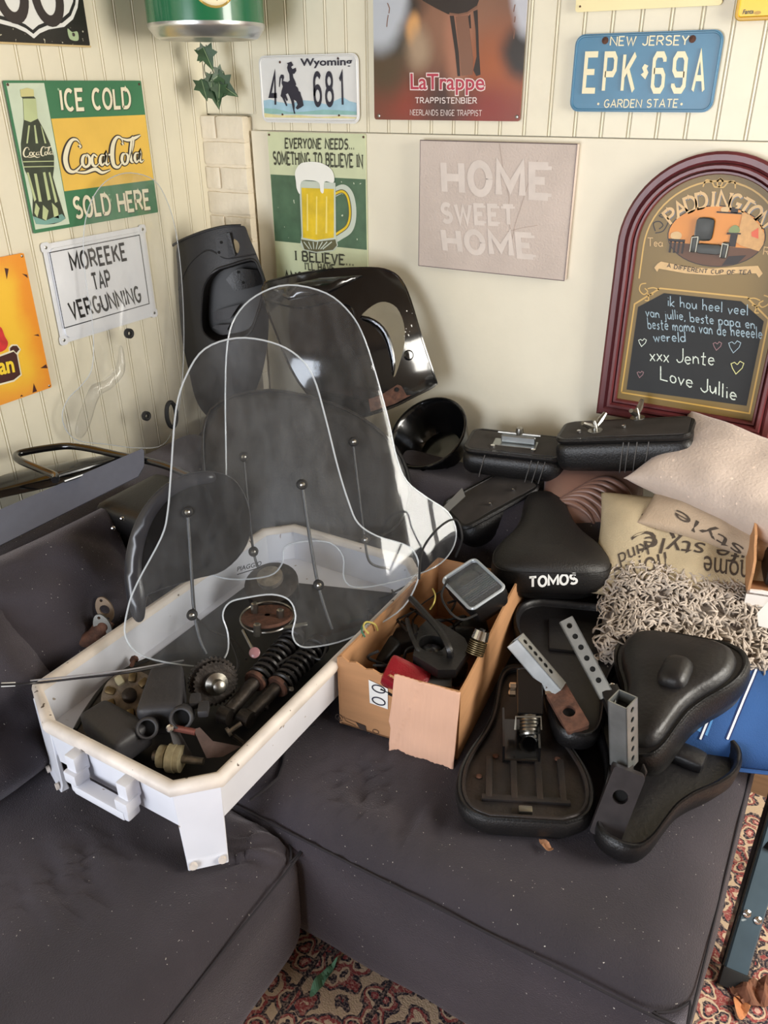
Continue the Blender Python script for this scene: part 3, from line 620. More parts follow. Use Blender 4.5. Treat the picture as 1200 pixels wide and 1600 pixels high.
screws(f, cr((1062, 782), (138, 775)), steel, .004)
for a in ((195,20,205,90),(200,100,190,180),(1050,30,1040,80),(1050,110,1045,150),(1045,190,1040,260)): f.line('scratch', cr((a[0], a[1]), (a[2]+4, (a[1]+a[3])/2), (a[2], a[3])), .0022, mid, 1)
# --- beer mug sign
x0 = Yp(421, 210).x; x1 = Yp(574, 210).x; z1 = Yp(500, 207.5).z
pg = M('print_sage', S(203, 210, 172), .45, var=.05, vs=14); dg = M('print_bottle_green', S(74, 104, 78), .45, var=.15, vs=25, speck=S(190, 200, 175), ss=70, sthr=.73)
t, f = sign_back('beer_mug_sign', 'green tin sign with a full beer mug, bottom hidden by black fairing', 'sign', x0, x1, z1-.42, z1, pg, .004)
W = x1-x0; C2 = lambda *p: [(380+x/2.609, y/2.609) for x, y in p]; cr = lambda *p: f.P(*C2(*p)); inkg = M('print_dark_olive', S(58, 60, 46), .45)
va = (cr((115, 712))[0][1]+cr((500, 730))[0][1])/2; vb = (cr((130, 985))[0][1]+cr((505, 1015))[0][1])/2
f.lay('band', [(.002, vb), (W-.002, vb), (W-.002, va), (.002, va)], dg, 1)
for s_, q in (('EVERYONE NEEDS...', ((170, 603), (452, 608), (170, 565))), ('SOMETHING TO BELIEVE IN', ((124, 668), (490, 682), (121, 620))), ('I BELIEVE...', ((212, 1060), (450, 1082), (210, 1022))), ("I'LL HAVE", ((252, 1098), (376, 1108), (250, 1070))), ('ANOTHER', ((168, 1150), (350, 1165), (164, 1106)))):
    f.word('lettering', strokes(s_, .2, .15, .3), *C2(*q), inkg, 2)
gold = M('print_beer_gold', S(222, 190, 40), .3, var=.15, vs=20); glass = M('print_glass_grey', S(196, 205, 190), .3); foam = M('print_foam', S(238, 238, 230), .5, var=.03); dgold = M('print_glass_line', S(92, 90, 60), .4)
f.line('mug_handle', [(p.x, p.y) for p in spline([(*q, 0) for q in cr((372,785),(410,770),(438,800),(448,870),(435,930),(395,960),(378,970))], 6)], .022, glass, 2)
f.line('mug_handle', [(p.x, p.y) for p in spline([(*q, 0) for q in cr((372,792),(405,780),(428,805),(437,870),(425,920),(390,948),(378,955))], 6)], .010, dgold, 3)
f.line('mug_handle', [(p.x, p.y) for p in spline([(*q, 0) for q in cr((372,792),(405,780),(428,805),(437,870),(425,920),(390,948),(378,955))], 6)], .006, gold, 4)
f.lay('mug', cr((230,735),(378,745),(380,960),(388,1000),(370,1022),(300,1030),(250,1020),(235,995),(240,960)), glass, 5)
f.lay('beer', cr((240,765),(372,770),(372,968),(300,978),(246,968)), gold, 6)
f.lay('mug_base', cr((238,975),(300,985),(378,975),(384,1000),(368,1018),(300,1026),(252,1016)), dgold, 6)
for k in range(7): f.line('mug_cut', cr((250+k*19, 985), (300+(k-3)*9, 1015)), .003, glass, 7)
f.lay('foam', sm2(cr((218,740),(215,700),(235,668),(265,660),(300,660),(330,668),(362,690),(374,725),(368,745),(335,740),(330,785),(318,780),(312,745),(280,735),(240,740),(235,790),(222,770)), 4), foam, 7)
for q in (((262,790),(266,790),(268,940),(262,940)), ((300,800),(304,800),(304,955),(298,955)), ((340,800),(345,800),(345,950),(338,950))): f.lay('mug_glint', cr(*q), M('print_beer_light', S(238, 218, 120), .3), 7)
screws(f, [(.006, .413), (W-.006, .413)], rust, .003)
# --- home sweet home canvas
x0 = .692; x1 = 1.0865; z0 = 1.136; z1 = 1.4335
cv = M('canvas_mauve', S(200, 186, 176), .8, var=.06, vs=9, bump=.3, bs=200); fade = M('print_faded_white', S(214, 203, 194), .8, var=.05, vs=24)
t = root('canvas_sign', 'faded mauve canvas reading home sweet home', 'canvas sign', (x0, -.005, z0))
f = Face((x0, -.024, z0), (1, 0, 0), (0, 0, 1), (0, -1, 0), t)
obj('canvas', bev(box((x0, -.024, z0), (x1, -.005, z1)), .0015, 2), cv, t, smooth=False)
obj('edge_line', tube([f.at(u, v, .0) for u, v in ((0, 0), (x1-x0, 0), (x1-x0, z1-z0), (0, z1-z0))], .0012, 4, closed=True), M('canvas_edge', S(105, 92, 95), .8), t)
for s_, q in (('HOME', ((690, 299), (862, 308), (688, 254))), ('SWEET', ((690, 346), (806, 351), (688, 319))), ('HOME', ((692, 391), (838, 402), (688, 359)))): f.word('lettering', strokes(s_, .26, .13, .36), *q, fade, 1)
crk = M('canvas_crack', S(178, 160, 148), .9)
for q in (((780,222),(784,250),(790,285),(796,310),(793,335),(800,370)), ((840,250),(826,285),(815,320),(805,350),(800,375)), ((793,362),(815,356),(840,352))): f.line('crack', q, .0012, crk, 1, px=True)
# --- arched tea board
def archpts(R, bot, n=28, spring=.406): return [(-R, bot), (R, bot)]+[(R*math.cos(PI*k/n), spring+R*math.sin(PI*k/n)) for k in range(n+1)]
mar = M('maroon_wood', S(98, 45, 48), .35, var=.18, vs=20, bump=.2, bs=30, stretch=(1, 1, .2)); oliv = blobs('print_olive', S(118, 96, 44), [(0, .02, .11, .22, .5, S(128, 104, 50))], (0, 2), .45)
bx, bz = 1.402, .822
t = root('tea_board', 'arched maroon framed tea room board with chalk writing', 'chalkboard', (bx, -.006, bz))
f = Face((bx, -.016, bz), (1, 0, 0), (0, 0, 1), (0, -1, 0), t)
obj('back_panel', sheet(archpts(.185, .015), lambda u, v, h: f.at(u, v, h), .010), oliv, t, smooth=False)
for w_, R, b, h, nm in ((.022, .189, .011, .014, 'frame'), (.012, .171, .029, .020, 'frame_bead'), (.008, .160, .040, .012, 'frame_inner')):
    path = archpts(R, b, 32); rings = []
    prof = [(-w_/2, 0), (-w_/2, h*.7), (-w_/4, h), (w_/4, h), (w_/2, h*.7), (w_/2, 0)]
    n = len(path)
    for i in range(n):
        a, b_, c_ = V(path[i-1]), V(path[i]), V(path[(i+1) % n]); d1 = (b_-a).normalized(); d2 = (c_-b_).normalized(); nn = V((-(d1.y+d2.y), d1.x+d2.x)).normalized()
        k = 1/max(.4, nn.dot(V((-d1.y, d1.x)))); rings.append([f.at(b_.x+nn.x*s*k, b_.y+nn.y*s*k, q) for s, q in prof])
    rings.append(rings[0]); obj(nm, loft(rings, caps=False), mar, t)
gl = M('print_gold_line', S(196, 156, 70), .4); sand = M('print_sand_letter', S(205, 168, 108), .4, var=.08, vs=60); chb = M('chalkboard', S(40, 42, 44), .7, var=.1, vs=12)
C6 = lambda *p: [(880+x/3.3333, 220+y/3.3333) for x, y in p]; cr = lambda *p: f.P(*C6(*p))
gz = archpts(.1425, 0)[2:]; f.line('gold_line', [(.1425, .335)]+gz+[(-.1425, .335)], .0035, gl, 1)
cb = [(-.10, .305), (-.135, .28), (-.138, .065), (.138, .065), (.135, .28), (.10, .305)]
cbm = [(-u, v) for u, v in cb]
f.lay('chalk_panel', cr((525,793),(390,865),(330,1295),(955,1380))+[(-cr((390, 865))[0][0]+.0, cr((390, 865))[0][1]), (-cr((525, 793))[0][0], cr((525, 793))[0][1])], chb, 1)
o1 = cr((505,768),(372,850),(303,1310)); f.line('gold_line', [o1[2], o1[1], o1[0], (-o1[0][0], o1[0][1]), (-o1[1][0], o1[1][1]), (-o1[2][0], o1[2][1]), o1[2]], .0036, gl, 1)
for sx in (1, -1):
    for q in (((432,742),(405,748),(398,778),(420,800),(440,785),(425,768)), ((440,790),(445,830),(425,830)), ((450,800),(470,800)), ((440,770),(470,765),(500,775))):
        p = cr(*q); f.line('scroll', [(pp.x*sx, pp.y) for pp in spline([(*a, 0) for a in p], 4)], .0026, gl, 1)
for sx in (1, -1):
    p = cr((728,240),(745,205),(775,215),(790,240),(820,235),(830,210),(815,198),(800,212)); f.line('scroll', [((pp.x+.004)*sx-.004, pp.y) for pp in spline([(*a, 0) for a in p], 4)], .0028, gl, 1)
cc = V((0, .382)); Rr = .131
let = 'PADDINGTON'; angs = [-45+10*i for i in range(10)]
for ch, a in zip(let, angs):
    vs, fs = strokes(ch, .2, .14 if ch not in 'OG' else 0); vs = [((x-GL[ch][0]/2)*.029, (y-.5)*.030) for x, y in vs]
    for k, (mt, dx, lv) in enumerate(((dkg, .0016, 1), (sand, 0, 2))):
        r = math.radians(a); ux, uy = math.cos(r), -math.sin(r); o_ = cc+V((math.sin(r)*Rr, math.cos(r)*Rr))
        f.laym('arched_letter', ([(o_.x+x*ux-y*uy*1+dx, o_.y+x*uy+y*ux-dx) for x, y in vs], fs), mt, lv)
# oval tea-room picture: walls, floor, fireplace, table, teapot and an empty armchair, in low relief
org = M('print_orange_wall', S(216, 138, 50), .45, var=.08); brn = M('print_floor_brown', S(98, 66, 44), .5); ink = M('print_dark_ink', S(44, 36, 32), .5); stone = M('print_stone', S(205, 160, 104), .5, var=.08, vs=90)
ov = circle((.006, .438), .098, 40, .061)
f.lay('oval_edge', circle((.006, .438), .100, 40, .063), ink, 1); f.lay('oval_wall', ov, org, 2)
f.lay('oval_floor', [p for p in ov if p[1] < .424], brn, 3)
f.lay('rug_print', [(.04, .40), (.075, .405), (.06, .386), (.03, .38)], ink, 4)
f.lay('fireplace', [(.052, .49), (.066, .486), (.09, .466), (.102, .45), (.104, .43), (.098, .415), (.06, .424), (.05, .43)], stone, 4)
f.lay('fire', [(.076, .452), (.088, .462), (.092, .44), (.078, .444)], M('print_fire', S(216, 100, 70), .5), 5)
f.lay('shelf_print', [(.0, .486), (.05, .486), (.05, .489), (.0, .489)], ink, 4); f.lay('teapot_print', sm2([(.01, .489), (.022, .489), (.024, .497), (.016, .499), (.008, .496)]), sand, 4); f.lay('jar_print', [(.028, .488), (.042, .487), (.042, .496), (.028, .498)], ink, 4)
f.lay('table_print', [(-.09, .421), (-.055, .421), (-.055, .427), (-.09, .427)], ink, 4)
for k in range(4): f.lay('table_leg_print', [(-.086+k*.009, .398), (-.082+k*.009, .397), (-.082+k*.009, .422), (-.086+k*.009, .422)], ink, 4)
f.lay('teapot_print', sm2([(-.084, .428), (-.066, .428), (-.064, .438), (-.074, .443), (-.086, .438)]), sand, 4)
f.lay('side_table_print', [(.028, .444), (.056, .446), (.056, .449), (.028, .448)], ink, 5); f.lay('cake_print', sm2([(.032, .449), (.052, .450), (.050, .460), (.042, .464), (.034, .459)]), M('print_cake', S(130, 145, 95), .5), 5); f.lay('side_table_print', [(.036, .42), (.05, .42), (.05, .445), (.036, .445)], ink, 5)
arm = M('print_armchair', S(66, 68, 66), .5, var=.1); piping = M('print_piping', S(200, 200, 185), .5)
def relief(nm, c, sx, sy, d, mt):
    vs, fs = rbox((sx, sy, d), min(sx, sy)*.3, (5, 5, 3)); obj(nm, ([f.at(c[0]+p.x, c[1]+p.y, .0025+p.z) for p in vs], fs), mt, t)
relief('armchair_back', (-.018, .452), .040, .050, .007, arm); relief('armchair_seat', (-.002, .412), .052, .022, .010, arm)
relief('armchair_arm', (-.034, .420), .018, .036, .012, arm); relief('armchair_arm', (.030, .412), .014, .034, .012, arm)
f.laym('armchair_piping', ribbon([(-.04, .404), (-.04, .434), (-.028, .436), (-.028, .404)], .0016), piping, 18); f.laym('armchair_piping', ribbon([(.024, .398), (.024, .426), (.036, .424), (.035, .398)], .0016), piping, 18)
bnr = cr((475,660),(492,640),(510,628),(640,655),(780,665),(920,655),(1015,650),(1040,690),(1020,712),(1005,690),(900,690),(780,700),(640,690),(500,665),(490,682))
f.lay('banner', bnr, sand, 3)
bw = 'A DIFFERENT CUP OF TEA'; vs, fs = strokes(bw, .17, .08, .3); X1 = max(p[0] for p in vs)
def bend(x, y): s = x/X1*2-1; return (s*.088+.004, .361+.006*s*s-.002*s+.003*s+y*.0085)
f.laym('lettering', ([bend(x, y) for x, y in vs], fs), ink, 4)
f.word('lettering', strokes('Tea'.replace('T', 'T'), .1, .0, .1), *C6((440, 548), (522, 550), (440, 505)), sand, 2)
f.word('lettering', strokes('R', .1), *C6((1040, 592), (1072, 598), (1046, 552)), sand, 2)
for sx in (1,):
    for q in (((480,470),(470,430),(500,420),(520,440),(500,460)), ((520,400),(500,390),(530,380),(545,410)), ((480,480),(520,470),(545,430),(550,400))): f.line('scroll', [(pp.x, pp.y) for pp in spline([(*a, 0) for a in cr(*q)], 4)], .0022, ink, 1)
ch1 = M('chalk_blue', S(160, 182, 195), .9, var=.2, vs=200); ch2 = M('chalk_white', S(215, 225, 215), .9, var=.2, vs=200); ch3 = M('chalk_yellow', S(225, 225, 160), .9); ch4 = M('chalk_dim', S(150, 120, 125), .9)
for s_, bl, br, tl, mt, w in (('ik hou heel veel', (545, 860), (962, 908), (545, 806), ch1, .1), ('van jullie, beste papa en', (430, 912), (1000, 980), (425, 862), ch1, .11), ('beste mama van de heeeele', (440, 975), (1040, 1030), (436, 918), ch1, .11), ('wereld', (470, 1042), (640, 1048), (465, 990), ch1, .11), ('xxx Jente', (450, 1142), (790, 1172), (450, 1070), ch2, .08), ('Love Jullie', (505, 1240), (905, 1352), (505, 1170), ch2, .09)):
    f.word('chalk_writing', strokes(s_, w, 0, .16, .05), *C6(bl, br, tl), mt, 2)
for (x, y), s_, mt in (((413, 1050), 22, ch2), ((803, 1068), 24, ch4), ((893, 1072), 34, ch1), ((907, 1180), 36, ch3), ((402, 1216), 18, ch4)):
    f.line('chalk_heart', cr(*[(x+a*s_, y+b*s_) for a, b in ((0, -.4), (.4, -.9), (.95, -.6), (.7, .1), (-.2, .95), (-.7, .1), (-.9, -.55), (-.4, -.75), (0, -.4))]), .0016, mt, 2)
# ================================================================== rug and sofa
rugm = M('rug_pattern', S(150, 110, 95), .95, bump=.5, bs=300)
def rug_nodes(mt):
    N = mt.node_tree.nodes; L = mt.node_tree.links; b = N['Principled BSDF']; tc = N.new('ShaderNodeTexCoord')
    nz = N.new('ShaderNodeTexNoise'); nz.inputs['Scale'].default_value = 26; nz.inputs['Detail'].default_value = 3; L.new(tc.outputs['Object'], nz.inputs['Vector'])
    ad = N.new('ShaderNodeMix'); ad.data_type = 'VECTOR'; ad.inputs['Factor'].default_value = .035; L.new(tc.outputs['Object'], ad.inputs['A']); L.new(nz.outputs['Color'], ad.inputs['B'])
    vo = N.new('ShaderNodeTexVoronoi'); vo.inputs['Scale'].default_value = 26; L.new(ad.outputs['Result'], vo.inputs['Vector'])
    rp = N.new('ShaderNodeValToRGB'); rp.color_ramp.interpolation = 'CONSTANT'; e = rp.color_ramp.elements
    cols = [(0, S(222, 172, 156)), (.14, S(150, 62, 66)), (.27, S(38, 34, 48)), (.40, S(214, 188, 158)), (.52, S(150, 66, 66)), (.66, S(45, 40, 52)), (.8, S(205, 180, 150))]
    e[0].color = (*cols[0][1], 1); e[1].position = cols[1][0]; e[1].color = (*cols[1][1], 1)
    for p, c in cols[2:]: q = e.new(p); q.color = (*c, 1)
    mu = N.new('ShaderNodeMath'); mu.operation = 'MULTIPLY'; mu.inputs[1].default_value = 1.15; L.new(vo.outputs['Distance'], mu.inputs[0]); L.new(mu.outputs[0], rp.inputs[0])
    sp = N.new('ShaderNodeSeparateXYZ'); L.new(tc.outputs['Object'], sp.inputs[0])
    ma = N.new('ShaderNodeMath'); ma.operation = 'ADD'; L.new(sp.outputs[0], ma.inputs[0]); ma.inputs[1].default_value = 0
    wv = N.new('ShaderNodeMath'); wv.operation = 'PINGPONG'; wv.inputs[1].default_value = .075; L.new(ma.outputs[0], wv.inputs[0])
    gt = N.new('ShaderNodeMath'); gt.operation = 'GREATER_THAN'; gt.inputs[1].default_value = .070; L.new(wv.outputs[0], gt.inputs[0])
    mx = N.new('ShaderNodeMix'); mx.data_type = 'RGBA'; mx.inputs['B'].default_value = (*S(44, 40, 48), 1); L.new(gt.outputs[0], mx.inputs['Factor']); L.new(rp.outputs[0], mx.inputs['A'])
    # worn, paler pile
    n2 = N.new('ShaderNodeTexNoise'); n2.inputs['Scale'].default_value = 220; L.new(tc.outputs['Object'], n2.inputs['Vector'])
    m2 = N.new('ShaderNodeMix'); m2.data_type = 'RGBA'; m2.inputs['B'].default_value = (*S(205, 175, 155), 1); L.new(mx.outputs['Result'], m2.inputs['A'])
    mr = N.new('ShaderNodeMapRange'); mr.inputs['From Min'].default_value = .45; mr.inputs['From Max'].default_value = .7; mr.inputs['To Max'].default_value = .6; L.new(n2.outputs['Fac'], mr.inputs[0]); L.new(mr.outputs[0], m2.inputs['Factor'])
    L.new(m2.outputs['Result'], b.inputs['Base Color'])
rug_nodes(rugm)
rg = root('floor_rug', 'worn red and navy oriental rug on the floor below the sofa', 'rug', (1.6, -1.6, 0))
obj('pile', bev(box((.5, -2.9, .001), (2.7, -.25, .012)), .003, 1), rugm, rg, smooth=False)
fab = M('sofa_fabric', S(52, 47, 53), .95, var=.2, vs=5, bump=.5, bs=420, speck=S(190, 186, 178), ss=230, sthr=.77, sheen=.34)
pip = M('sofa_piping', S(36, 33, 38), .95)
def wrinkle(c, dents=()):
    c = V(c)
    def f(p, n):
        q = p+c; d = NZ.noise(q*2.2)*.010+NZ.noise(q*V((6, 6, 6)).x)*.004+NZ.noise(V((q.x*14, q.y*9, q.z*14)))*.0022
        if n.z > .3:
            for x, y, r, k, th in ((1.12, -1.02, .11, 150, .5), (1.24, -1.05, .07, 130, .2), (1.0, -1.22, .06, 170, 2.2), (.78, -1.42, .10, 120, 1.2), (.62, -1.55, .08, 140, .4)):
                d += .009*math.sin((q.x*math.cos(th)+q.y*math.sin(th))*k+NZ.noise(q*18)*3)*math.exp(-((q.x-x)**2+(q.y-y)**2)/r**2)
            for (x, y), r, a in dents: d -= a*math.exp(-((q.x-x)**2+(q.y-y)**2)/r**2)
        return p+n*d
    return f
def cushion_block(name, par, lo, hi, r, n, dents=()):
    lo, hi = V(lo), V(hi); c = (lo+hi)/2
    return obj(name, mv(rbox(hi-lo, r, n, wrinkle(c, dents)), c), fab, par, sharp=3)
sl = root('sofa_module', 'near dark grey sofa module holding the white crate\'s front legs', 'sofa', (.55, -1.8, 0), 'sofa modules')
cushion_block('seat', sl, (.06, -2.45, .06), (1.080, -1.128, .380), .085, (70, 84, 16), [((.985, -1.26), .09, .016), ((.55, -1.28), .08, .012), ((.75, -1.5), .25, .008)])
cushion_block('backrest', sl, (.05, -2.45, .30), (.27, -1.14, .66), .07, (10, 40, 12))
def welt(par, x0, y0, x1, y1, z, r, rr=.0022):
    p = [V((x, y, z+NZ.noise(V((x*5, y*5, 0)))*.004)) for x, y in sm2(rrect(x0, y0, x1, y1, r, 4), 6)]
    obj('piping', tube(p, rr, 6, closed=True), pip, par)
welt(sl, .068, -2.44, 1.072, -1.136, .338, .08)
for x, y in ((.12, -2.3), (.95, -2.3), (.95, -1.25), (.12, -1.25)): obj('foot', cyl((x, y, .012), (x, y, .075), .025), black, sl)
sr = root('sofa_module', 'far dark grey corner sofa module under the cardboard box and saddles', 'sofa', (1.2, -.6, 0), 'sofa modules')
cushion_block('seat', sr, (.06, -1.160, .05), (1.742, -.05, .410), .085, (110, 76, 16), [((1.35, -1.0), .12, .006), ((1.1, -1.02), .05, .008), ((1.2, -1.03), .04, .008), ((.3, -.6), .4, .02)])
cushion_block('backrest', sr, (.05, -.31, .32), (1.73, -.045, .655), .08, (60, 12, 12))
cushion_block('backrest', sr, (.05, -1.12, .32), (.28, -.28, .655), .07, (10, 30, 12))
welt(sr, .07, -1.152, 1.734, -.06, .368, .08); obj('seam', tube([V((.955+.02*math.sin(k*.9), -1.15+k*.03, .411-.012*(k == 0))) for k in range(8)], .003, 6), pip, sr)
for x, y in ((.12, -1.05), (1.65, -1.05), (1.65, -.12), (.12, -.12)): obj('foot', cyl((x, y, .012), (x, y, .07), .025), black, sr)
def limp(label, c, ax, up, w, h, t, seed):
    m_ = ortho(c, ax, up); o = obj('back_cushion', xf(pillow(w, h, t, 34, .024, seed, .03, 3), m_), fab, None, sharp=3)
    return tag(o, label, 'cushion', 'loose dark back cushions')
limp('plump dark grey back cushion beneath the flat grey strip', (.38, -1.065, .545), (.10, 1, 0), (1, -.15, .42), .42, .36, .19, 1)
limp('dark grey back cushion at the left picture edge beside the chrome tubes', (.42, -1.33, .50), (.05, 1, .05), (1, -.1, .6), .36, .36, .17, 2)
# ================================================================== white crate
crw = M('crate_plastic', S(212, 214, 222), .42, var=.05, vs=7, speck=S(150, 140, 130), ss=55, sthr=.76); crd = M('crate_rim_plastic', S(214, 205, 196), .5, var=.13, vs=18, speck=S(95, 82, 72), ss=70, sthr=.72)
X0, X1, Y0, Y1, CH = .540, .988, -1.302, -.50, .056; ZB, ZT, ZS = .468, .566, .372
def octa(i, z): return [V((x, y, z)) for x, y in ((X0+CH+.045+i*.4, Y0+i), (X1-CH-i*.4, Y0+i), (X1-i, Y0+CH+i*.4), (X1-i, Y1-CH-i*.4), (X1-CH-i*.4, Y1-i), (X0+CH+i*.4, Y1-i), (X0+i, Y1-CH-i*.4), (X0+i, Y0+CH+i*.4))]
cr_ = root('plastic_crate', 'white plastic legged crate full of moped engine parts', 'crate', (.76, -.9, ZS))
obj('tray', loft([octa(.004, ZB), octa(.0, ZT-.01), octa(.009, ZT-.01), octa(.016, ZB+.008)], caps=True), crw, cr_, smooth=False)
rim = []
for i, q in ((-.006, ZT-.022), (-.009, ZT-.012), (-.006, ZT-.002), (.004, ZT), (.012, ZT-.004), (.014, ZT-.014)): rim.append(octa(i, q))
rings = [[rim[k][j] for k in range(6)] for j in range(8)]; rings.append(rings[0]); obj('rim', loft(rings, caps=False), crd, cr_, sharp=1.2)
P8 = octa(0, 0)
for i, j in ((7, 0), (1, 2), (3, 4), (5, 6)):
    a, b = P8[i], P8[j]
    if j == 0: a, b = V((X0+.006, Y0+.046, 0)), V((X0+.088, Y0+.012, 0))
    d = (b-a).normalized(); nrm = V((d.y, -d.x, 0)); c = (a+b)/2
    w0, w1 = (b-a).length*.5, (b-a).length*.43
    def q(s, z, o): return c+d*s+nrm*o+V((0, 0, z))
    lg = obj('leg', bev(loft([[q(-w1, ZS, .012), q(w1, ZS, .012), q(w1, ZS, -.006), q(-w1, ZS, -.006)], [q(-w1*1.03, ZS+.02, .006), q(w1*1.03, ZS+.02, .006), q(w1, ZS+.02, -.004), q(-w1, ZS+.02, -.004)], [q(-w0, ZT-.02, .004), q(w0, ZT-.02, .004), q(w0, ZT-.02, -.003), q(-w0, ZT-.02, -.003)]]), .0015, 1), crw, cr_, smooth=False)
    for s in (-1, 1): obj('foot_pad', cyl(q(s*w1*.72, ZS+.012, .010), q(s*w1*.72, ZS+.012, .016), .007, 10), crd, lg)
def hp(x, y, o=0): return Yp(x, y, Y0-o)
lug = lambda x: join(bev(box((x-.012, Y0-.03, ZT-.06), (x+.012, Y0, ZT-.018)), .004), bev(box((x-.015, Y0-.038, ZT-.075), (x+.015, Y0-.006, ZT-.05)), .005))
hx0, hx1 = Yp(128, 1165, Y0).x, Yp(210, 1215, Y0).x
hd = obj('handle', join(lug(hx0), lug(hx1), bev(box((hx0, Y0-.036, ZT-.098), (hx1, Y0-.010, ZT-.078)), .005), bev(box((hx0-.008, Y0-.034, ZT-.098), (hx0+.012, Y0-.006, ZT-.06)), .005), bev(box((hx1-.012, Y0-.034, ZT-.098), (hx1+.008, Y0-.006, ZT-.06)), .005)), crw, cr_)
# ------------------------------------------------------------------ what lies in the crate
ZF = ZB+.010
gpl = M('dark_grey_plastic', S(46, 45, 48), .55, var=.12, vs=20, bump=.2, bs=120); vblk = M('hole_black', S(6, 6, 6), .9); grease = M('greasy_steel', S(58, 53, 50), .45, .7, var=.4, vs=40, bump=.3, bs=120)
alu = M('cast_aluminium', S(140, 132, 122), .5, .8, var=.35, vs=50, bump=.3, bs=160); chrome = M('chrome', S(215, 215, 215), .12, 1.); brs = M('old_brass', S(112, 98, 72), .4, .9, var=.3, vs=60); spring = M('spring_black', S(36, 34, 34), .4, .3, var=.3, vs=60); oil = M('oily_black', S(22, 20, 20), .5, var=.3, vs=30)
def orb(c, x, up, s, r, n=(8, 6, 6), disp=None): return xf(rbox(s, r, n, disp), ortho(c, x, up))
obj('oil_mat', sheet([(p.x, p.y) for p in [Zp(118, 1142, ZF), Zp(135, 1115, ZF), Zp(170, 1075, ZF), Zp(228, 1035, ZF), Zp(320, 965, ZF), Zp(400, 905, ZF)]+octa(.03, 0)[3:5][::-1]+octa(.03, 0)[1:3][::-1]+octa(.03, 0)[0:1]], lambda u, v, h: V((u, v, ZF+.002+h)), .002), oil, cr_, smooth=False, label='oily black grime on the crate floor')
def airbox(label, c, xdir, up, s, hole, hn, hr):
    t = root('air_box', label, 'air box', V(c)-V((0, 0, .04)), 'air boxes in the crate')
    def tp(p, n): k = .72+.28*(p.x/s[0]+.5); return V((p.x, p.y*k, p.z*k))
    obj('shell', orb(c, xdir, up, s, .014, (10, 8, 8), tp), gpl, t); hn = V(hn).normalized()
    obj('spout', lathe([(hr*1.3, -.04), (hr*1.35, -.02), (hr*1.35, .003), (hr*1.2, .006), (hr, .005), (hr*.98, -.018)], hole, hn, 24, caps=False), gpl, t)
    obj('spout_hole', lathe([(hr*.99, -.012), (hr*.99, -.010)], hole, hn, 24), vblk, t); return t
c1 = Zp(178, 1140, .525); e1 = Zp(230, 1138, .552)
t = airbox('flat grey plastic air box in the crate\'s near left, round hole facing right', c1, V((.8, -.12, -.02)), (0, 0, 1), (.13, .08, .06), e1, (.5, -.62, .55), .0145)
c2 = Zp(258, 1090, .545); e2 = Zp(283, 1122, .565)
t = airbox('taller grey plastic air box in the crate, hole at its near end', c2, V((.55, -.75, -.1)), (0, 0, 1), (.125, .085, .075), e2, (.5, -.65, .5), .0155)
for p in ((305, 1095), (318, 1108)): obj('clip', orb(Zp(*p, .565), (.5, -.7, 0), (0, 0, 1), (.03, .02, .016), .004, (3, 3, 3)), gpl, t)
# ignition stator and casting at the left
t = root('stator_plate', 'round alternator stator with pale windings against the crate\'s left side', 'engine part', Zp(200, 1092, ZF))
cs = Zp(203, 1090, .52); obj('plate', lathe([(.0, 0), (.05, 0), (.052, .006), (.03, .009), (.0, .010)], cs, (.45, -.35, .8), 28, caps=False), alu, t)
fr = ortho(cs, (.8, .6, 0), (.45, -.35, .8))
for k in range(9):
    a = k*2*PI/9; obj('winding', xf(orb((math.cos(a)*.036, math.sin(a)*.036, .012), (math.cos(a), math.sin(a), 0), (0, 0, 1), (.020, .015, .014), .004, (3, 3, 3)), fr), brs if k % 3 else M('pale_winding', S(150, 142, 115), .6), t)
obj('hub', lathe([(.014, .004), (.014, .02), (.008, .024)], cs, (.45, -.35, .8), 16), grease, t)
t = root('side_cover', 'curved black side cover lying along the crate\'s left wall', 'engine cover', Zp(170, 1090, ZF))
oc = [Zp(x, y, .50) for x, y in ((118, 1140), (135, 1110), (165, 1070), (200, 1045), (232, 1030))]
obj('rim_strip', tube(spline(oc, 6), .005, 6), oil, t); obj('shell', loft([[p, p+V((.05, -.0, -.004)), p+V((.10, -.01, -.010)), p+V((.1, -.01, -.014)), p+V((0, 0, -.006))] for p in spline(oc, 6)]), grease, t)
# two shock absorbers
def shock(label, a, b):
    t = root('shock_absorber', label, 'shock absorber', V(a)-V((0, 0, .02)), 'shock absorbers in the crate'); a, b = V(a), V(b); d = (b-a).normalized(); L_ = (b-a).length
    obj('lower_eye', lathe([(.009, -.012), (.016, -.012), (.016, .012), (.009, .012)], a, d.cross(V((0, 0, 1))).normalized(), 16), grease, t)
    obj('damper_tube', tube([a+d*.01, a+d*L_*.45], .0135, 14), grease, t); obj('rod', tube([a+d*L_*.4, b], .006, 10), chrome, t)
    obj('spring_seat', lathe([(.022, 0), (.024, .004), (.022, .010)], a+d*L_*.36, d, 18), rust, t)
    x = d.orthogonal().normalized(); y = d.cross(x); N_ = 9
    obj('coil_spring', tube([a+d*(L_*(.38+.52*k/(N_*14)))+(x*math.cos(k*2*PI/14)+y*math.sin(k*2*PI/14))*.020 for k in range(N_*14+1)], .0045, 6), spring, t)
    obj('upper_cap', lathe([(.024, 0), (.024, .012), (.012, .026)], a+d*L_*.9, d, 18), spring, t)
shock('greasy shock absorber with black coil spring, left of the pair in crate', Zp(352, 1118, .515), Zp(468, 985, .53))
shock('greasy shock absorber with black coil spring, right of the pair in crate', Zp(385, 1122, .505), Zp(505, 1000, .52))
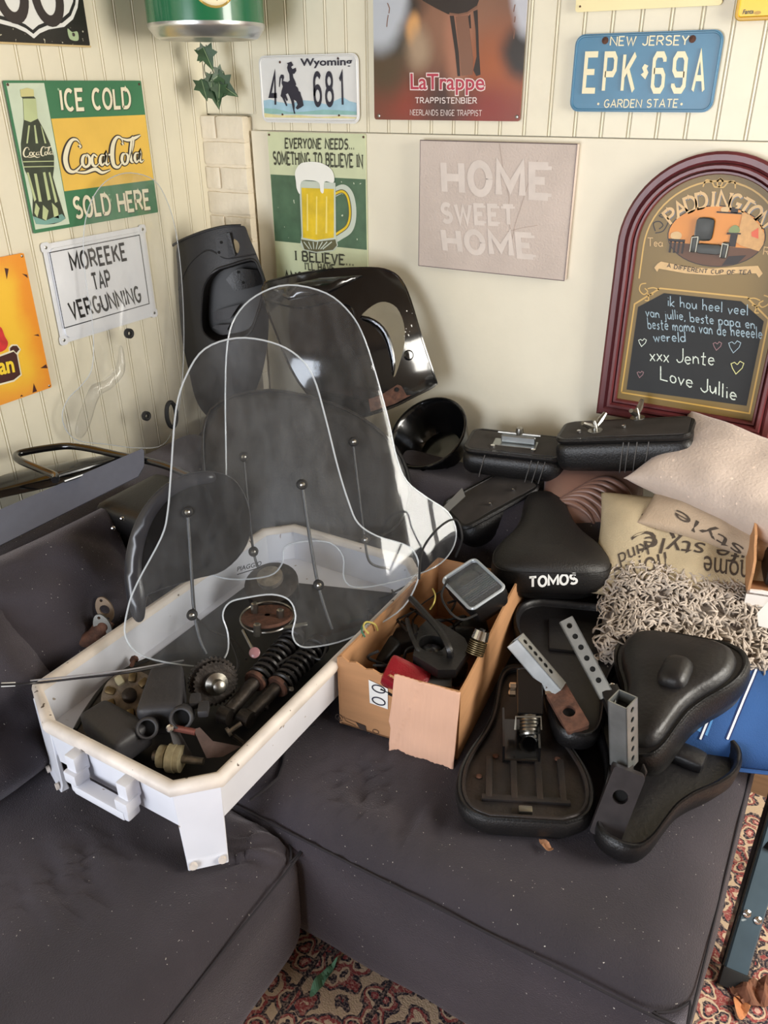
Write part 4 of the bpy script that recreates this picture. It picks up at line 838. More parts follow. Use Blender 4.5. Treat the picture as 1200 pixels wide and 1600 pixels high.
# gear, brake plate, shaft, brackets, reflector, bolts
def gear(o, ax, r, w, nt):
    ax = V(ax).normalized(); x = ax.orthogonal().normalized(); y = ax.cross(x); ring = []
    for k in range(nt*4): a = 2*PI*k/(nt*4); rr = r*(1 if k % 4 in (0, 1) else .93); ring.append(x*math.cos(a)*rr+y*math.sin(a)*rr)
    return loft([[V(o)+p for p in ring], [V(o)+p+ax*w for p in ring]])
t = root('gear_wheel', 'toothed gear wheel standing behind the air boxes in crate', 'gear', Zp(335, 1085, ZF))
gc = Zp(332, 1063, .54); ga = V((.75, -.45, .35)).normalized(); obj('teeth', gear(gc, ga, .048, .010, 34), grease, t, smooth=False); obj('second_teeth', gear(gc+ga*.013, ga, .042, .008, 30), grease, t, smooth=False)
obj('hub', lathe([(.022, 0), (.022, .012), (.012, .018), (.012, .034), (.006, .038)], gc+ga*.02, ga, 18), steel, t)
t = root('brake_plate', 'rusty round brake plate seen through the windscreen notch', 'brake plate', Zp(415, 985, .53))
bc = Zp(418, 966, .56); obj('disc', lathe([(.006, 0), (.052, 0), (.056, .004), (.052, .008), (.04, .006), (.006, .008)], bc, (-.1, .15, 1), 32, caps=False), rust, t)
obj('rim', tube([bc+V((math.cos(a*PI/20)*.056, math.sin(a*PI/20)*.056, .004)) for a in range(40)], .0025, 6, closed=True), steel, t)
for p in ((398, 952), (438, 962), (402, 985)): q = Zp(*p, .572); obj('bolt', lathe([(.008, -.012), (.008, .014), (.005, .016)], q, (0, .1, 1), 6), steel, t)
obj('lever', bev(orb(Zp(462, 978, .565), (.6, .6, 0), (0, 0, 1), (.05, .012, .006), .002, (3, 2, 2)), .0005, 1), steel, t)
t = root('axle_shaft', 'stubby axle with pale ringed collars near the crate\'s front', 'axle', Zp(270, 1190, ZF)); a, b = Zp(240, 1180, .50), Zp(318, 1190, .50); d = (b-a)
obj('shaft', tube([a, b], [.009, .0065], 14), alu, t)
for k, (s, r, w) in enumerate(((.12, .020, .014), (.32, .026, .014), (.47, .024, .010), (.22, .016, .02))): obj('collar', lathe([(.006, 0), (r, 0), (r, w), (.006, w)], a+d*s, d, 22, caps=False), M('dirty_nylon', S(170, 160, 130), .6, var=.25, vs=60), t)
t = root('bracket', 'black steel bracket with reddish cross tube near the axle in crate', 'bracket', Zp(295, 1170, ZF)); 
def platepx(pts, z0, z1, th, hole=None):                       # plate whose outline is traced at real depth
    P_ = [Zp(x, y, z0+(z1-z0)*k) for x, y, k in pts]; n = (P_[1]-P_[0]).cross(P_[2]-P_[0]).normalized(); o = P_[0]; fr = ortho(o, P_[1]-P_[0], n); inv = fr.inverted()
    q = [inv @ p for p in P_]; return sheet([(v.x, v.y) for v in q], lambda u, v, h: fr @ V((u, v, h)), th)
pb = M('black_paint_worn', S(44, 40, 42), .45, .2, var=.25, vs=40); pbr = M('brownish_steel', S(92, 76, 72), .5, .5, var=.25, vs=40)
obj('plate', platepx(((262, 1135, 1), (272, 1130, 1), (300, 1180, .1), (278, 1185, 0), (266, 1160, .5)), .49, .55, .004), pb, t, smooth=False)
obj('plate', platepx(((302, 1140, 1), (312, 1137, 1), (332, 1158, .7), (375, 1168, .3), (345, 1185, .05), (320, 1188, 0)), .49, .555, .004), pbr, t, smooth=False)
obj('cross_tube', tube([Zp(264, 1136, .548), Zp(306, 1144, .552)], .006, 10), M('red_brown_metal', S(120, 70, 62), .45, .4), t); obj('stud', lathe([(.007, 0), (.007, .006), (.004, .008)], Zp(267, 1138, .552), (.3, -.6, .6), 10), chrome, t)
t = root('foot_peg', 'thin steel rod with oval pink reflector beside the springs', 'rod', Zp(395, 1025, ZF)); obj('rod', tube([Zp(380, 985, .55), Zp(397, 1018, .55)], .004, 8), steel, t)
obj('reflector', lathe([(.011, 0), (.011, .003), (.008, .005)], Zp(398, 1020, .555), (.3, -.6, .7), 20), M('reflector_pink', S(150, 110, 115), .25), t)
for i, (x, y, z) in enumerate(((355, 1145, .50), (412, 1108, .50), (300, 1100, .52), (440, 1075, .50), (385, 1165, .495), (210, 1030, .50))):
    o = obj('bolt', lathe([(.009, 0), (.009, .006), (.0045, .0065), (.0045, .03)], Zp(x, y, z), (random.uniform(-1, 1), random.uniform(-1, 1), .2), 8), (alu, grease, rust)[i % 3]); tag(o, ('pale loose bolt near the lower end of the shock absorbers', 'greasy loose bolt by the crate\'s right wall', 'rusty loose bolt beside the gear wheel', 'pale loose bolt by the right coil spring', 'greasy loose bolt next to the reddish bracket', 'rusty loose bolt by the crate\'s left wall near the visor')[i], 'bolt', 'loose bolts in the crate')
wv = [tube(spline([Zp(x, y, .53) for x, y in q], 6), .0028, 6) for q in (((300, 960), (330, 985), (365, 1000), (385, 1030)), ((430, 1040), (470, 1020), (500, 1030), (510, 1010)), ((350, 1080), (372, 1040), (360, 1000)))]
for w in wv: tag(obj('control_cable', w, oil), 'thin black control cable tangled among parts in the crate', 'cable', 'cables in the crate')
hub = root('hub_casting', 'dark greasy hub casting at the crate\'s far end', 'engine part', Zp(430, 930, ZF)); hc = Zp(425, 915, .54); obj('body', lathe([(.02, -.03), (.06, -.03), (.062, .01), (.045, .02), (.02, .024)], hc, (.1, -.3, 1), 28), grease, hub); obj('flange', lathe([(.03, .02), (.03, .034), (.012, .036)], hc, (.1, -.3, 1), 20), alu, hub)
# ------------------------------------------------------------------ cable over the rim, inlet manifold, chrome tubes
t = root('throttle_cable', 'long black cable with white end cap crossing the crate\'s left corner', 'cable', Zp(60, 1065, .55))
cp = [Xp(-40, 1071, .60), Zp(45, 1068, .578), Zp(120, 1060, .578), Zp(190, 1052, .575), Zp(250, 1042, .55), Zp(285, 1036, .53)]
obj('sheath', tube(spline(cp, 8), .0022, 6), M('cable_black', S(30, 28, 32), .4), t); obj('end_cap', tube([Zp(2, 1070, .585), Zp(24, 1069, .581)], .004, 8), white, t); obj('second_sheath', tube([p+V((0, .004, .004)) for p in spline(cp[1:], 8)], .0016, 6), M('cable_grey', S(130, 128, 130), .4), t)
t = root('inlet_pipe', 'bent rusty exhaust pipe with steel flange behind the crate\'s left rim', 'pipe', Zp(120, 1020, .45))
fc = Xp(160, 980, .505); fn = V((.45, -.85, .25)).normalized(); fx = V((.25, .0, -1)).normalized()
ff = ortho(fc, fx, fn)
def flange(o, nm, mt): return obj(nm, xf(sheet(sm2([(-.030, 0), (-.026, .009), (-.010, .017), (.010, .017), (.026, .009), (.030, 0), (.026, -.009), (.010, -.017), (-.010, -.017), (-.026, -.009)], 3), lambda u, v, h: V((u, v, h)), .004, None, [circle((0, 0), .011, 16), circle((-.022, 0), .0035, 8), circle((.022, 0), .0035, 8)]), o), mt, t, smooth=False)
flange(ff, 'flange', steel); flange(ortho(fc+V((-.022, .03, .018)), fx, fn), 'gasket_flange', M('flange_brown', S(128, 110, 92), .5, .5))
obj('flange_bolt', lathe([(.004, 0), (.004, .008)], ff @ V((.022, 0, 0)), fn, 8), chrome, t)
obj('bore', lathe([(.0112, -.012), (.0112, -.010)], fc, fn, 16), vblk, t)
obj('bend', tube(spline([fc+V((-.012, .022, 0)), Xp(148, 995, .49), Xp(120, 1010, .47), Xp(104, 1035, .46), Xp(98, 1065, .46)], 6), .019, 14), rust, t)
for k, (a, b) in enumerate((((-60, 1172), (50, 1092)), ((-60, 1225), (52, 1132)))):
    o = obj('chrome_tube', tube([Zp(*a, .41+.0), Zp(*b, .41+.0)], .0115, 14), M('dull_chrome', S(175, 170, 165), .25, 1., var=.15, vs=20)); tag(o, ('upper' if k == 0 else 'lower')+' of two chrome tubes resting at the crate\'s left corner', 'tube', 'chrome tubes')
# ================================================================== cardboard box
kr = M('kraft_board', S(178, 132, 92), .85, var=.08, vs=6, stretch=(1, 1, 8)); kri = M('kraft_flap', S(216, 172, 146), .85, var=.05, vs=8); krd = M('kraft_edge', S(140, 98, 66), .9)
bz0, bz1 = .412, .578
A = Zp(513, 1022, bz1); A.z = bz0; A.x = max(A.x, .995); B = Zp(720, 1082, bz1); B.z = bz0; Cc = Zp(800, 940, bz1); Cc.z = bz0; Cc = B+(Cc-B).normalized()*.43; Dd = A+(Cc-B); Dd.x = max(Dd.x, .996)
t = bxr = root('cardboard_box', 'brown cardboard box of lights and wiring with torn front flap', 'cardboard box', (A+Cc)/2)
UP = V((0, 0, 1))
def wallpc(nm, a, b, prof, mt=kr, th=.004):
    d = (b-a); L_ = d.length; d = d.normalized(); n = V((d.y, -d.x, 0))
    return Face(a, d, UP, n, t), obj(nm, sheet([(0, 0), (L_, 0)]+[(u*L_, v) for u, v in prof], lambda u, v, h: a+d*u+UP*v+n*h, th), mt, t, smooth=False)
hh = bz1-bz0
random.seed(4)
torn = [(1, hh), (.55, hh-.004), (.50, hh-.012), (.44, hh-.008), (.36, hh-.012), (.30, hh-.006), (.24, hh-.01), (.16, hh+.0), (.10, hh-.004), (.04, hh+.005), (0, hh)]
ff_, _ = wallpc('front_wall', A, B, torn)
wallpc('right_wall', B, Cc, [(1, hh+.03), (.75, hh+.028), (.5, hh+.018), (.3, hh+.006), (.1, hh), (0, hh)]); wallpc('back_wall', Cc, Dd, [(1, hh), (0, hh)]); wallpc('left_wall', Dd, A, [(1, hh), (0, hh)])
obj('bottom', sheet([(p.x, p.y) for p in (A, B, Cc, Dd)], lambda u, v, h: V((u, v, bz0+.004+h)), .004), krd, t, smooth=False)
d = (B-A).normalized(); n = V((d.y, -d.x, 0)); fo = Face(A+n*.006, d, UP, n, t); u0, u1 = fo.px(617, 1085)[0], (B-A).length
vb = fo.px(665, 1208)[1]
def flapfn(u, v, h):
    s = (hh-v)/(hh-vb); o = .012*math.sin(min(1, s*1.2)*PI/2)+.010*s+.0008*math.sin(u*620)+NZ.noise(V((u*30, v*22, 0)))*.0025+(.002 if abs((u-u0)-.03-.3*(v-.1)) < .003 else 0)
    return A+d*u+UP*(v+.004*(1-s))+n*(o+h+.003)
fl = obj('flap', sheet([(u0-.002, hh-.003), (u0-.004, .11), (u0-.008, .06), (u0-.004, .045), (u0-.006, .01), (u0-.001, vb+.008), (u0+.006, vb+.004), (u0+.03, vb), (u0+.08, vb+.001), (u1-.005, vb+.004), (u1-.001, vb+.003), (u1, hh-.003)], flapfn, .003, .004), kri, t, sharp=3)
ff_.o = ff_.o+ff_.n*.001
st = ff_.P((576, 1062), (606, 1076), (606, 1108), (578, 1098)); ff_.lay('sticker', st, white, 1)
for q in ((592, 1076), (592, 1095)): u, v = ff_.px(*q); ff_.laym('sticker_figure', ribbon(arc(u, v, .0135, .0085, 0, 360, 20), .0026), navy, 3)
prn = M('print_box_mark', S(58, 44, 36), .7)
u, v = ff_.px(530, 1121); ff_.laym('recycling_mark', ribbon(arc(u, v, .008, .008, 0, 330, 16), .0016), prn, 1); ff_.lay('recycling_mark', [(u-.004, v-.004), (u+.004, v-.004), (u, v+.005)], prn, 1)
ff_.lay('box_mark', ff_.P((556, 1128), (571, 1134), (573, 1143), (562, 1138)), prn, 1); ff_.line('box_mark', ((537, 1119), (540, 1126), (556, 1134)), .001, prn, 1, px=True); ff_.line('box_mark', ((540, 1122), (560, 1130)), .0009, prn, 1, px=True)
u, v = ff_.px(587, 1143); ff_.laym('recycling_mark', ribbon(arc(u, v, .0065, .005, 0, 360, 14), .0012), prn, 1)
# ------------------------------------------------------------------ what lies in the box
gbl = M('gloss_black', S(14, 14, 15), .16, spec=.5, coat=.5); sbl = M('satin_black', S(16, 15, 16), .42, var=.15, vs=20, bump=.15, bs=200); rbl = M('rubber_black', S(19, 18, 19), .7, var=.1)
lens = clear('clear_lens', (.9, .92, .94), .05); refl = M('reflector_silver', S(205, 205, 210), .35, .6)
def headlamp():
    t = root('headlamp', 'rectangular headlamp with ribbed clear lens at the box\'s back', 'headlamp', Zp(740, 960, .50))
    q = [Zp(x, y, .63) for x, y in ((721.6, 871), (784.8, 931), (759, 957), (697.8, 902))]
    c = sum(q, V())/4; ex = (q[1]-q[0]).normalized(); n = (EYE-c).normalized()*.7+V((.1, -.2, .6)); n = (n-ex*n.dot(ex)).normalized(); fr = ortho(c, ex, n)
    W, Hh = .125, .085
    obj('housing', xf(loft([[(x*k, y*k, z) for x, y in rrect(-W/2, -Hh/2, W/2, Hh/2, .012)] for k, z in ((1.04, .0), (1.06, -.012), (.95, -.04), (.6, -.07), (.5, -.075))]), fr), sbl, t)
    obj('reflector', xf(loft([[(x*k, y*k, z) for x, y in rrect(-W/2, -Hh/2, W/2, Hh/2, .012)] for k, z in ((.97, .001), (.7, -.018), (.3, -.028), (.1, -.03))], caps=False), fr), refl, t)
    ln = obj('lens', xf(sheet(rrect(-W/2, -Hh/2, W/2, Hh/2, .012), lambda u, v, h: V((u, v, .006-.0000+h+.006*(1-(2*u/W)**2))), .003, .012), fr), lens, t)
    obj('bezel', xf(tube([(x, y, .004) for x, y in rrect(-W/2, -Hh/2, W/2, Hh/2, .012)], .0035, 6, closed=True), fr), M('clear_edge', S(170, 176, 180), .2, spec=.8), t)
    for k in range(9): obj('lens_rib', xf(tube([(-.005+k*.006, -Hh*.42, .0065), (-.005+k*.006, Hh*.42, .0065)], .0014, 5), fr), lens, ln)
    obj('bulb_shield', xf(lathe([(.022, .0), (.024, .004), (.012, .010)], (.01, -.012, -.016), (0, 0, 1), 18), fr), gpl, t)
headlamp()
t = root('tail_light', 'dark red plastic tail light lying in the cardboard box', 'tail light', Zp(635, 1060, .47)); rc = Zp(634, 1060, .55)
rdm = M('red_lens', S(128, 22, 34), .2, coat=.5, bump=.25, bs=300)
lb = obj('lens', orb(rc, (.75, .15, -.25), (.1, -.3, .9), (.085, .06, .035), .008, (6, 6, 4)), rdm, t); obj('base', orb(rc-V((0, -.005, .024)), (.75, .15, -.25), (.1, -.3, .9), (.09, .065, .014), .004, (4, 4, 2)), sbl, t)
fr = ortho(rc, (.75, .15, -.25), (.1, -.3, .9))
for i in range(5):
    for j in range(3): obj('lens_dot', xf(lathe([(.0018, 0), (.001, .0015)], (-.03+i*.006, -.02+j*.006, .0175), (0, 0, 1), 6), fr), rdm, lb)
t = root('lamp_bracket', 'flat grey metal bar across the front inside the cardboard box', 'bar', Zp(655, 1080, .5)); obj('bar', orb(Zp(655, 1064, .548), Zp(703, 1066, .548)-Zp(607, 1061, .548), (0, 0, 1), (.125, .030, .006), .002, (4, 3, 2)), M('grey_bar', S(96, 96, 96), .4, .3), t); obj('hole', lathe([(.003, 0), (.003, .0005)], Zp(654, 1064, .5515), (0, 0, 1), 10), vblk, t)
t = root('lamp_shell', 'black plastic lamp shell with round opening in the middle of box', 'lamp shell', Zp(690, 1020, .45))
sp_ = [Zp(x, y, .575) for x, y in ((655, 985), (672, 968), (726, 1002), (734, 1018), (712, 1050), (684, 1052), (645, 1030))]; fo = Face(sp_[0], (1, 0, 0), (0, 1, 0), (0, 0, 1), t)
hc = Zp(675, 1012, .575); o2 = [((p-sp_[0]).x, (p-sp_[0]).y) for p in sp_]; hc2 = ((hc-sp_[0]).x, (hc-sp_[0]).y)
obj('shell', sheet(o2, lambda u, v, h: fo.at(u, v, h+.01*math.cos((u-.05)*14)), .02, .012, [circle(hc2, .026, 20)]), sbl, t)
obj('ring', lathe([(.026, -.03), (.027, .006), (.030, .010), (.031, .004)], hc, (0, 0, 1), 24, caps=False), rbl, t); obj('inner_lens', lathe([(.0, .0), (.018, -.004), (.026, -.012)], hc, (0, 0, 1), 24, caps=False), M('smoked_lens', S(40, 40, 44), .12), t)
t = root('bulb_holder', 'chrome finned bulb holder at the box\'s right side', 'bulb holder', Zp(752, 1000, .5)); bc = Zp(748, 1002, .60)
ax = (bc-Zp(757, 975, .63)).normalized(); obj('fins', join(*[lathe([(.008, 0), (.018, 0), (.018, .002), (.008, .002)], bc+ax*(k*.004), ax, 16) for k in range(7)]), brs, t); obj('socket', lathe([(.015, -.022), (.017, -.004), (.012, 0)], bc, ax, 16), chrome, t); obj('contact', lathe([(.006, -.003), (.006, 0)], bc-ax*.022, ax, 12), oil, t)
def wire(label, q, r, mt):
    o = obj('wire', tube(spline([Zp(x, y, z) for x, y, z in q], 8), r, 6), mt); tag(o, label, 'wire', 'wires in the cardboard box')
wire('thick black arm curving through the middle of the cardboard box', ((642, 935, .60), (665, 960, .61), (690, 990, .61), (702, 1015, .60), (704, 1030, .57)), .0068, sbl)
wire('thick black cable rising left of the curved arm in box', ((636, 968, .58), (642, 990, .59), (655, 1020, .58), (662, 1035, .54)), .005, sbl)
yw = M('wire_yellow', S(190, 175, 95), .5); gw = M('wire_green', S(70, 120, 100), .5)
wire('yellow green wire loop at the box\'s left wall', ((576, 990, .58), (568, 980, .585), (572, 972, .585), (585, 975, .58), (590, 985, .56)), .002, yw)
wire('small green wire bend at the box\'s left wall', ((570, 995, .575), (565, 985, .58), (569, 975, .58), (580, 972, .57)), .002, gw)
wire('pale yellow wire beside the headlamp in the box', ((676, 920, .60), (680, 930, .61), (678, 942, .61), (672, 952, .59)), .0016, yw)
random.seed(9)
for k in range(12):
    x, y = random.uniform(575, 700), random.uniform(930, 1030); q = []
    for j in range(5): q.append((x, y, random.uniform(.50, .575))); x += random.uniform(-32, 36); y += random.uniform(-24, 26); x = min(735, max(575, x)); y = min(1040, max(915, y))
    wire('tangled black wire among lamps in the cardboard box', q, random.choice((.0016, .0022, .003)), rbl)
wire('thin black wire looping over the headlamp', ((700, 905, .62), (690, 930, .63), (702, 955, .63), (722, 968, .62), (745, 960, .61)), .0024, rbl)
wire('thin black wire arching in front of the clear screen lobe', ((655, 905, .66), (660, 860, .70), (685, 825, .74), (712, 812, .74), (722, 840, .70), (712, 870, .64)), .0024, rbl)
for k, (x, y) in enumerate(((600, 1020), (632, 1000), (700, 1045), (610, 985), (735, 985), (720, 1000))):
    o = obj('lamp_housing', orb(Zp(x, y, .47+.01*(k % 2)), (random.uniform(-1, 1), random.uniform(-1, 1), .3), (.2, -.3, 1), (.075, .05, .05), .012, (5, 5, 5)), sbl); tag(o, ('black lamp housing in the box beneath the yellow green wire', 'black lamp housing in the box below the thick cables', 'black lamp housing in the box behind the front grey bar', 'black lamp housing against the box\'s left wall', 'black lamp housing in the box under the headlamp', 'black lamp housing in the box beside the chrome bulb holder')[k], 'lamp housing', 'lamp housings in the box')
# ================================================================== windscreens and fairings
from mathutils.bvhtree import BVHTree
class Bent:
    """A leaning panel, bent about its upright axis (and a little lengthwise): outlines come from the photo, depth is its own."""
    def __init__(s, p0, h, lean, c=1., u0=.15, cv=0., v0=.3):
        s.p = V(p0); s.h = V(h).normalized(); nb = V((-s.h.y, s.h.x, 0)); s.v = UP*math.cos(lean)+nb*math.sin(lean); s.n = s.h.cross(s.v); s.c, s.u0, s.cv, s.v0 = c, u0, cv, v0
    def off(s, u, v): return -s.c*(u-s.u0)**2-s.cv*(v-s.v0)**2
    def at(s, u, v, h=0): return s.p+s.h*u+s.v*v+s.n*(s.off(u, v)+h)
    def px(s, x, y):
        k = 0
        for _ in range(12):
            q = Pl(x, y, s.p+s.n*k, s.n)-s.p; u, v = q.dot(s.h), q.dot(s.v); k = .5*k+.5*s.off(u, v)
        return u, v
    def P(s, pts): return [s.px(*p) for p in pts]
    def nrm(s, u, v): a = s.at(u+.002, v)-s.at(u-.002, v); b = s.at(u, v+.002)-s.at(u, v-.002); return a.cross(b).normalized()
clr = clear('clear_acrylic', (.93, .94, .95), .010, (.78, .80, .83), .04, .022); clr2 = clear('clear_acrylic_wall', (.97, .97, .97), .02, (.85, .85, .85), .04, .03); smk = clear('smoked_acrylic', (.17, .18, .19), .02, (.3, .3, .32), .06, .03)
edg = clear('acrylic_bright_edge', (.75, .78, .80), .42, (.82, .86, .9), .05); sedg = M('smoked_edge', S(48, 48, 52), .2)  # screen edges whitened: their bright catch of light is in the colour
def screen(name, label, B_, outl, mt, em, th=.003, nn=4, er=.0018):
    pts = B_.P(outl); pts = sm2(pts, nn); t = root(name, label, 'windscreen', B_.at(*min(pts, key=lambda q: q[1])), 'moped windscreens')
    sc = obj('screen', sheet(pts, B_.at, th, .018), mt, t, sharp=.7)
    obj('edge', tube([B_.at(u, v, -th/2) for u, v in pts], er, 6, closed=True), em, t); return t, sc
def grommet(B_, par, x, y, r=.0105, wall=False):
    u, v = B_.px(x, y); n = B_.nrm(u, v); p = B_.at(u, v, 0)
    g = obj('grommet', lathe([(r*.45, .004), (r*.75, .005), (r, .003), (r, -.006), (r*.7, -.008), (r*.45, -.007), (r*.45, .004)], p, n, 20, caps=False), rbl, par)
    if not wall: obj('screw', lathe([(r*.5, .001), (r*.48, .005), (r*.2, .007), (.0, .007)], p, n, 12, caps=False), steel, g)
ln = math.radians(22); hA = V((.727, .687, 0)); nbk = V((-.687, .727, 0))
BA = Bent((.75, -1.03, .56), hA, ln, .42, .09)
tA, sA = screen('windscreen', 'clear moped windscreen in front, standing in the white crate', BA, [(370,528),(320,545),(292,585),(275,640),(267,740),(262,800),(252,840),(215,910),(200,950),(196,995),(225,1026),(300,1041),(338,1038),(355,1020),(356,990),(348,962),(358,942),(385,934),(425,929),(452,938),(462,962),(457,990),(466,1008),(490,1011),(545,998),(620,958),(648,920),(655,885),(640,855),(590,838),(560,818),(545,785),(528,730),(508,650),(490,590),(465,556),(425,535)], clr, edg)
for x, y in ((293, 800), (300, 961), (472, 757), (498, 914)): grommet(BA, tA, x, y)
def rodon(B_, par, q, r=.0035, h=-.012, mt=None): obj('stay_rod', tube(spline([B_.at(*B_.px(x, y), h) for x, y in q], 6), r, 8), mt or sbl, par)
rodon(BA, tA, ((293, 803), (298, 880), (303, 955), (312, 1000), (322, 1024))); rodon(BA, tA, ((473, 760), (485, 840), (497, 910), (508, 950), (520, 985)))
u, v = BA.px(370, 893); u2, v2 = BA.px(409, 883); vf = fontmesh('PIAGGIO', .01, .2); X = max(p[0] for p in vf[0]); sc_ = (u2-u)/X
obj('mark', ([BA.at(u+x*sc_, v+x/X*(v2-v)+y*sc_, .0006) for x, y in vf[0]], vf[1]), M('print_mark', S(30, 30, 32), .5), tA, smooth=False, flat=BA.n)
obj('mark', ([BA.at(p[0], p[1], .0006) for p in ribbon([(u, v-.006), (u2-.004, v2-.004)], .0016)[0]], [(0, 2, 3, 1)]), MT['print_mark'], tA, smooth=False, flat=BA.n)
BB = Bent(V((.75, -1.03, .56))+nbk*.13, hA, ln, .42, .23)
tB, sB = screen('windscreen', 'clear moped windscreen behind the front one, its lobe over the box', BB, [(450,445),(400,462),(368,495),(355,540),(352,620),(353,700),(352,755),(338,800),(318,850),(322,890),(360,905),(420,900),(441,880),(445,855),(475,846),(515,848),(536,870),(538,905),(560,918),(620,908),(680,886),(706,860),(713,830),(700,800),(668,778),(636,752),(620,715),(608,660),(592,600),(570,530),(548,490),(510,458)], clr, edg)
for x, y in ((553, 690), (571, 843), (381, 714), (396, 862)): grommet(BB, tB, x, y)
rodon(BB, tB, ((553, 694), (562, 770), (571, 840), (580, 880), (610, 890)), .0028); rodon(BB, tB, ((381, 718), (388, 790), (396, 860), (404, 890)), .0028)
BS = Bent(V((.75, -1.03, .56))+nbk*.05, hA, ln, 1.0, -.02)
tS, sS = screen('smoked_visor', 'dark smoked round visor leaning in the crate behind the front windscreen', BS, [(335,738),(290,742),(250,765),(218,805),(200,855),(196,905),(203,950),(213,970),(224,966),(228,935),(240,925),(300,905),(350,890),(385,850),(390,800),(370,755)], smk, sedg, .004, 4, .0018)
tS['category'] = 'visor'; tS['group'] = 'smoked visor'
BS2 = BS; ring_ = [(330,737),(285,744),(248,767),(216,808),(199,858),(196,908),(203,951),(213,970),(224,966),(227,935),(222,900),(224,860),(238,815),(266,778),(300,760),(335,752)]
obj('dark_border', sheet(sm2(BS.P(ring_), 4), lambda u, v, h: BS.at(u, v, .0012+h), .0008, .02), M('smoked_border', S(44, 44, 48), .25), tS, sharp=3)
BC = Bent((.085, -.40, .95), (0, 1, 0), math.radians(5), .55, .03)
tC, sC = screen('windscreen', 'clear windscreen leaning on the plank wall over the enamel sign', BC, [(205,270),(172,279),(148,305),(134,345),(131,395),(136,445),(144,495),(147,545),(143,580),(128,602),(108,622),(98,647),(104,672),(124,689),(165,694),(215,700),(255,695),(275,660),(285,600),(288,520),(284,430),(275,360),(262,315),(242,282)], clr2, edg, .003, 4, .0013)
for x, y in ((202, 521), (229, 650)): grommet(BC, tC, x, y, .013, True)
obj('highlight_fold', sheet(sm2(BC.P([(186,540),(180,575),(160,595),(142,602),(125,640),(116,672),(122,684),(135,665),(150,620),(170,606),(190,580)]), 4), lambda u, v, h: BC.at(u, v, .012+h), .010, .012), clr2, tC, sharp=3)  # raised clear sheet shaped as the bright highlight on the lower lobe
# cable loop beside it
tag(obj('cable_loop', tube([Xp(268, 648, .14)+V((0, math.cos(a*PI/14)*.036*.5, math.sin(a*PI/14)*.036)) for a in range(28)], .006, 8, closed=True), rbl), 'black rubber cable loop beside the wall windscreen', 'cable')
# ------------------------------------------------------------------ matte leg shield in the corner
mbl = M('matte_black_plastic', S(25, 24, 26), .5, var=.1, vs=10, bump=.12, bs=300)
BL = Bent((.215, -.205, .95), (.862, .507, 0), math.radians(6), 2.6, .0, .25, .05)
c8 = lambda q: [(250+x/6, 330+y/6) for x, y in q]
ou = c8([(160,318),(300,235),(450,180),(600,146),(750,136),(800,152),(832,240),(880,350),(940,500),(990,650),(1010,760),(1020,1000),(1000,1300),(930,1600),(800,1850),(560,1980),(420,1900),(330,1750),(270,1500),(215,1250),(188,1000),(172,760),(166,560)])
ho = c8([(520,556),(650,508),(800,462),(880,458),(925,530),(975,665),(960,800),(900,1000),(820,1160),(620,1215),(520,1222),(430,1165),(388,1080),(388,870),(415,690)])
t = root('leg_shield', 'matt black plastic leg shield standing in the corner', 'fairing', BL.at(*BL.px(400, 640)), 'moped fairings')
PO = BL.P(ou); PH = sm2(BL.P(ho), 3); slot = sm2(BL.P(c8([(690,262),(725,280),(745,320),(738,380),(718,392),(700,340)])), 3)
obj('shell', sheet(sm2(PO, 3), BL.at, .004, .014, [PH, slot]), mbl, t, sharp=.7)
obj('opening_lip', tube([BL.at(u, v, .001) for u, v in PH], .004, 6, closed=True), mbl, t)
cz = sum((V(p) for p in PH), V((0, 0)))/len(PH)
rec = [[BL.at(cz.x+(u-cz.x)*k, cz.y+(v-cz.y)*k, d_) for u, v in PH] for k, d_ in ((1, -.001), (.97, -.02), (.9, -.05), (.5, -.055))]; obj('recess', loft(rec, c0=False), oil, t)
for q in ([(480,960),(560,930),(730,885),(640,1020),(480,1060)], [(470,1110),(500,1082),(640,1075),(600,1150)]): obj('inner_panel', sheet(BL.P(c8(q)), lambda u, v, h: BL.at(u, v, -.03+h), .003, .015), gpl, t, sharp=.7)
obj('inner_panel', sheet(BL.P(c8([(600,650),(670,570),(740,545),(900,560),(960,690),(830,730),(680,760)])), lambda u, v, h: BL.at(u, v, -.028+h), .003, .015), sbl, t, sharp=.7)
tl_ = BL.P(c8([(108,330),(200,272),(400,192),(600,142),(760,133)])); obj('top_lip', tube([BL.at(u, v, .001) for u, v in [(p.x, p.y) for p in spline([(*q, 0) for q in tl_], 5)]], [.0035]*21, 6), mbl, t)
obj('ridge', tube([BL.at(p.x, p.y, .0) for p in spline([(*q, 0) for q in BL.P(c8([(175,740),(230,580),(300,470),(400,385),(470,365),(540,400),(620,440),(760,425),(900,400)]))], 5)], .0022, 6), mbl, t)
b0 = BL.px(*c8([(610, 330)])[0]); obj('boss', sheet(BL.P(c8([(520,240),(630,200),(710,420),(640,440),(540,410)])), lambda u, v, h: BL.at(u, v, .005+h), .006), mbl, t, smooth=False); obj('boss_rib', sheet(BL.P(c8([(630,205),(660,200),(712,410),(690,420)])), lambda u, v, h: BL.at(u, v, .012+h), .010), sbl, t, smooth=False)
for q in ((578, 292), (556, 385), (720, 580), (765, 680)): u, v = BL.px(*c8([q])[0]); obj('hole', lathe([(.004, .0), (.004, .0012)], BL.at(u, v, .0045 if q[1] < 450 else -.0275), BL.nrm(u, v), 10), vblk, t)
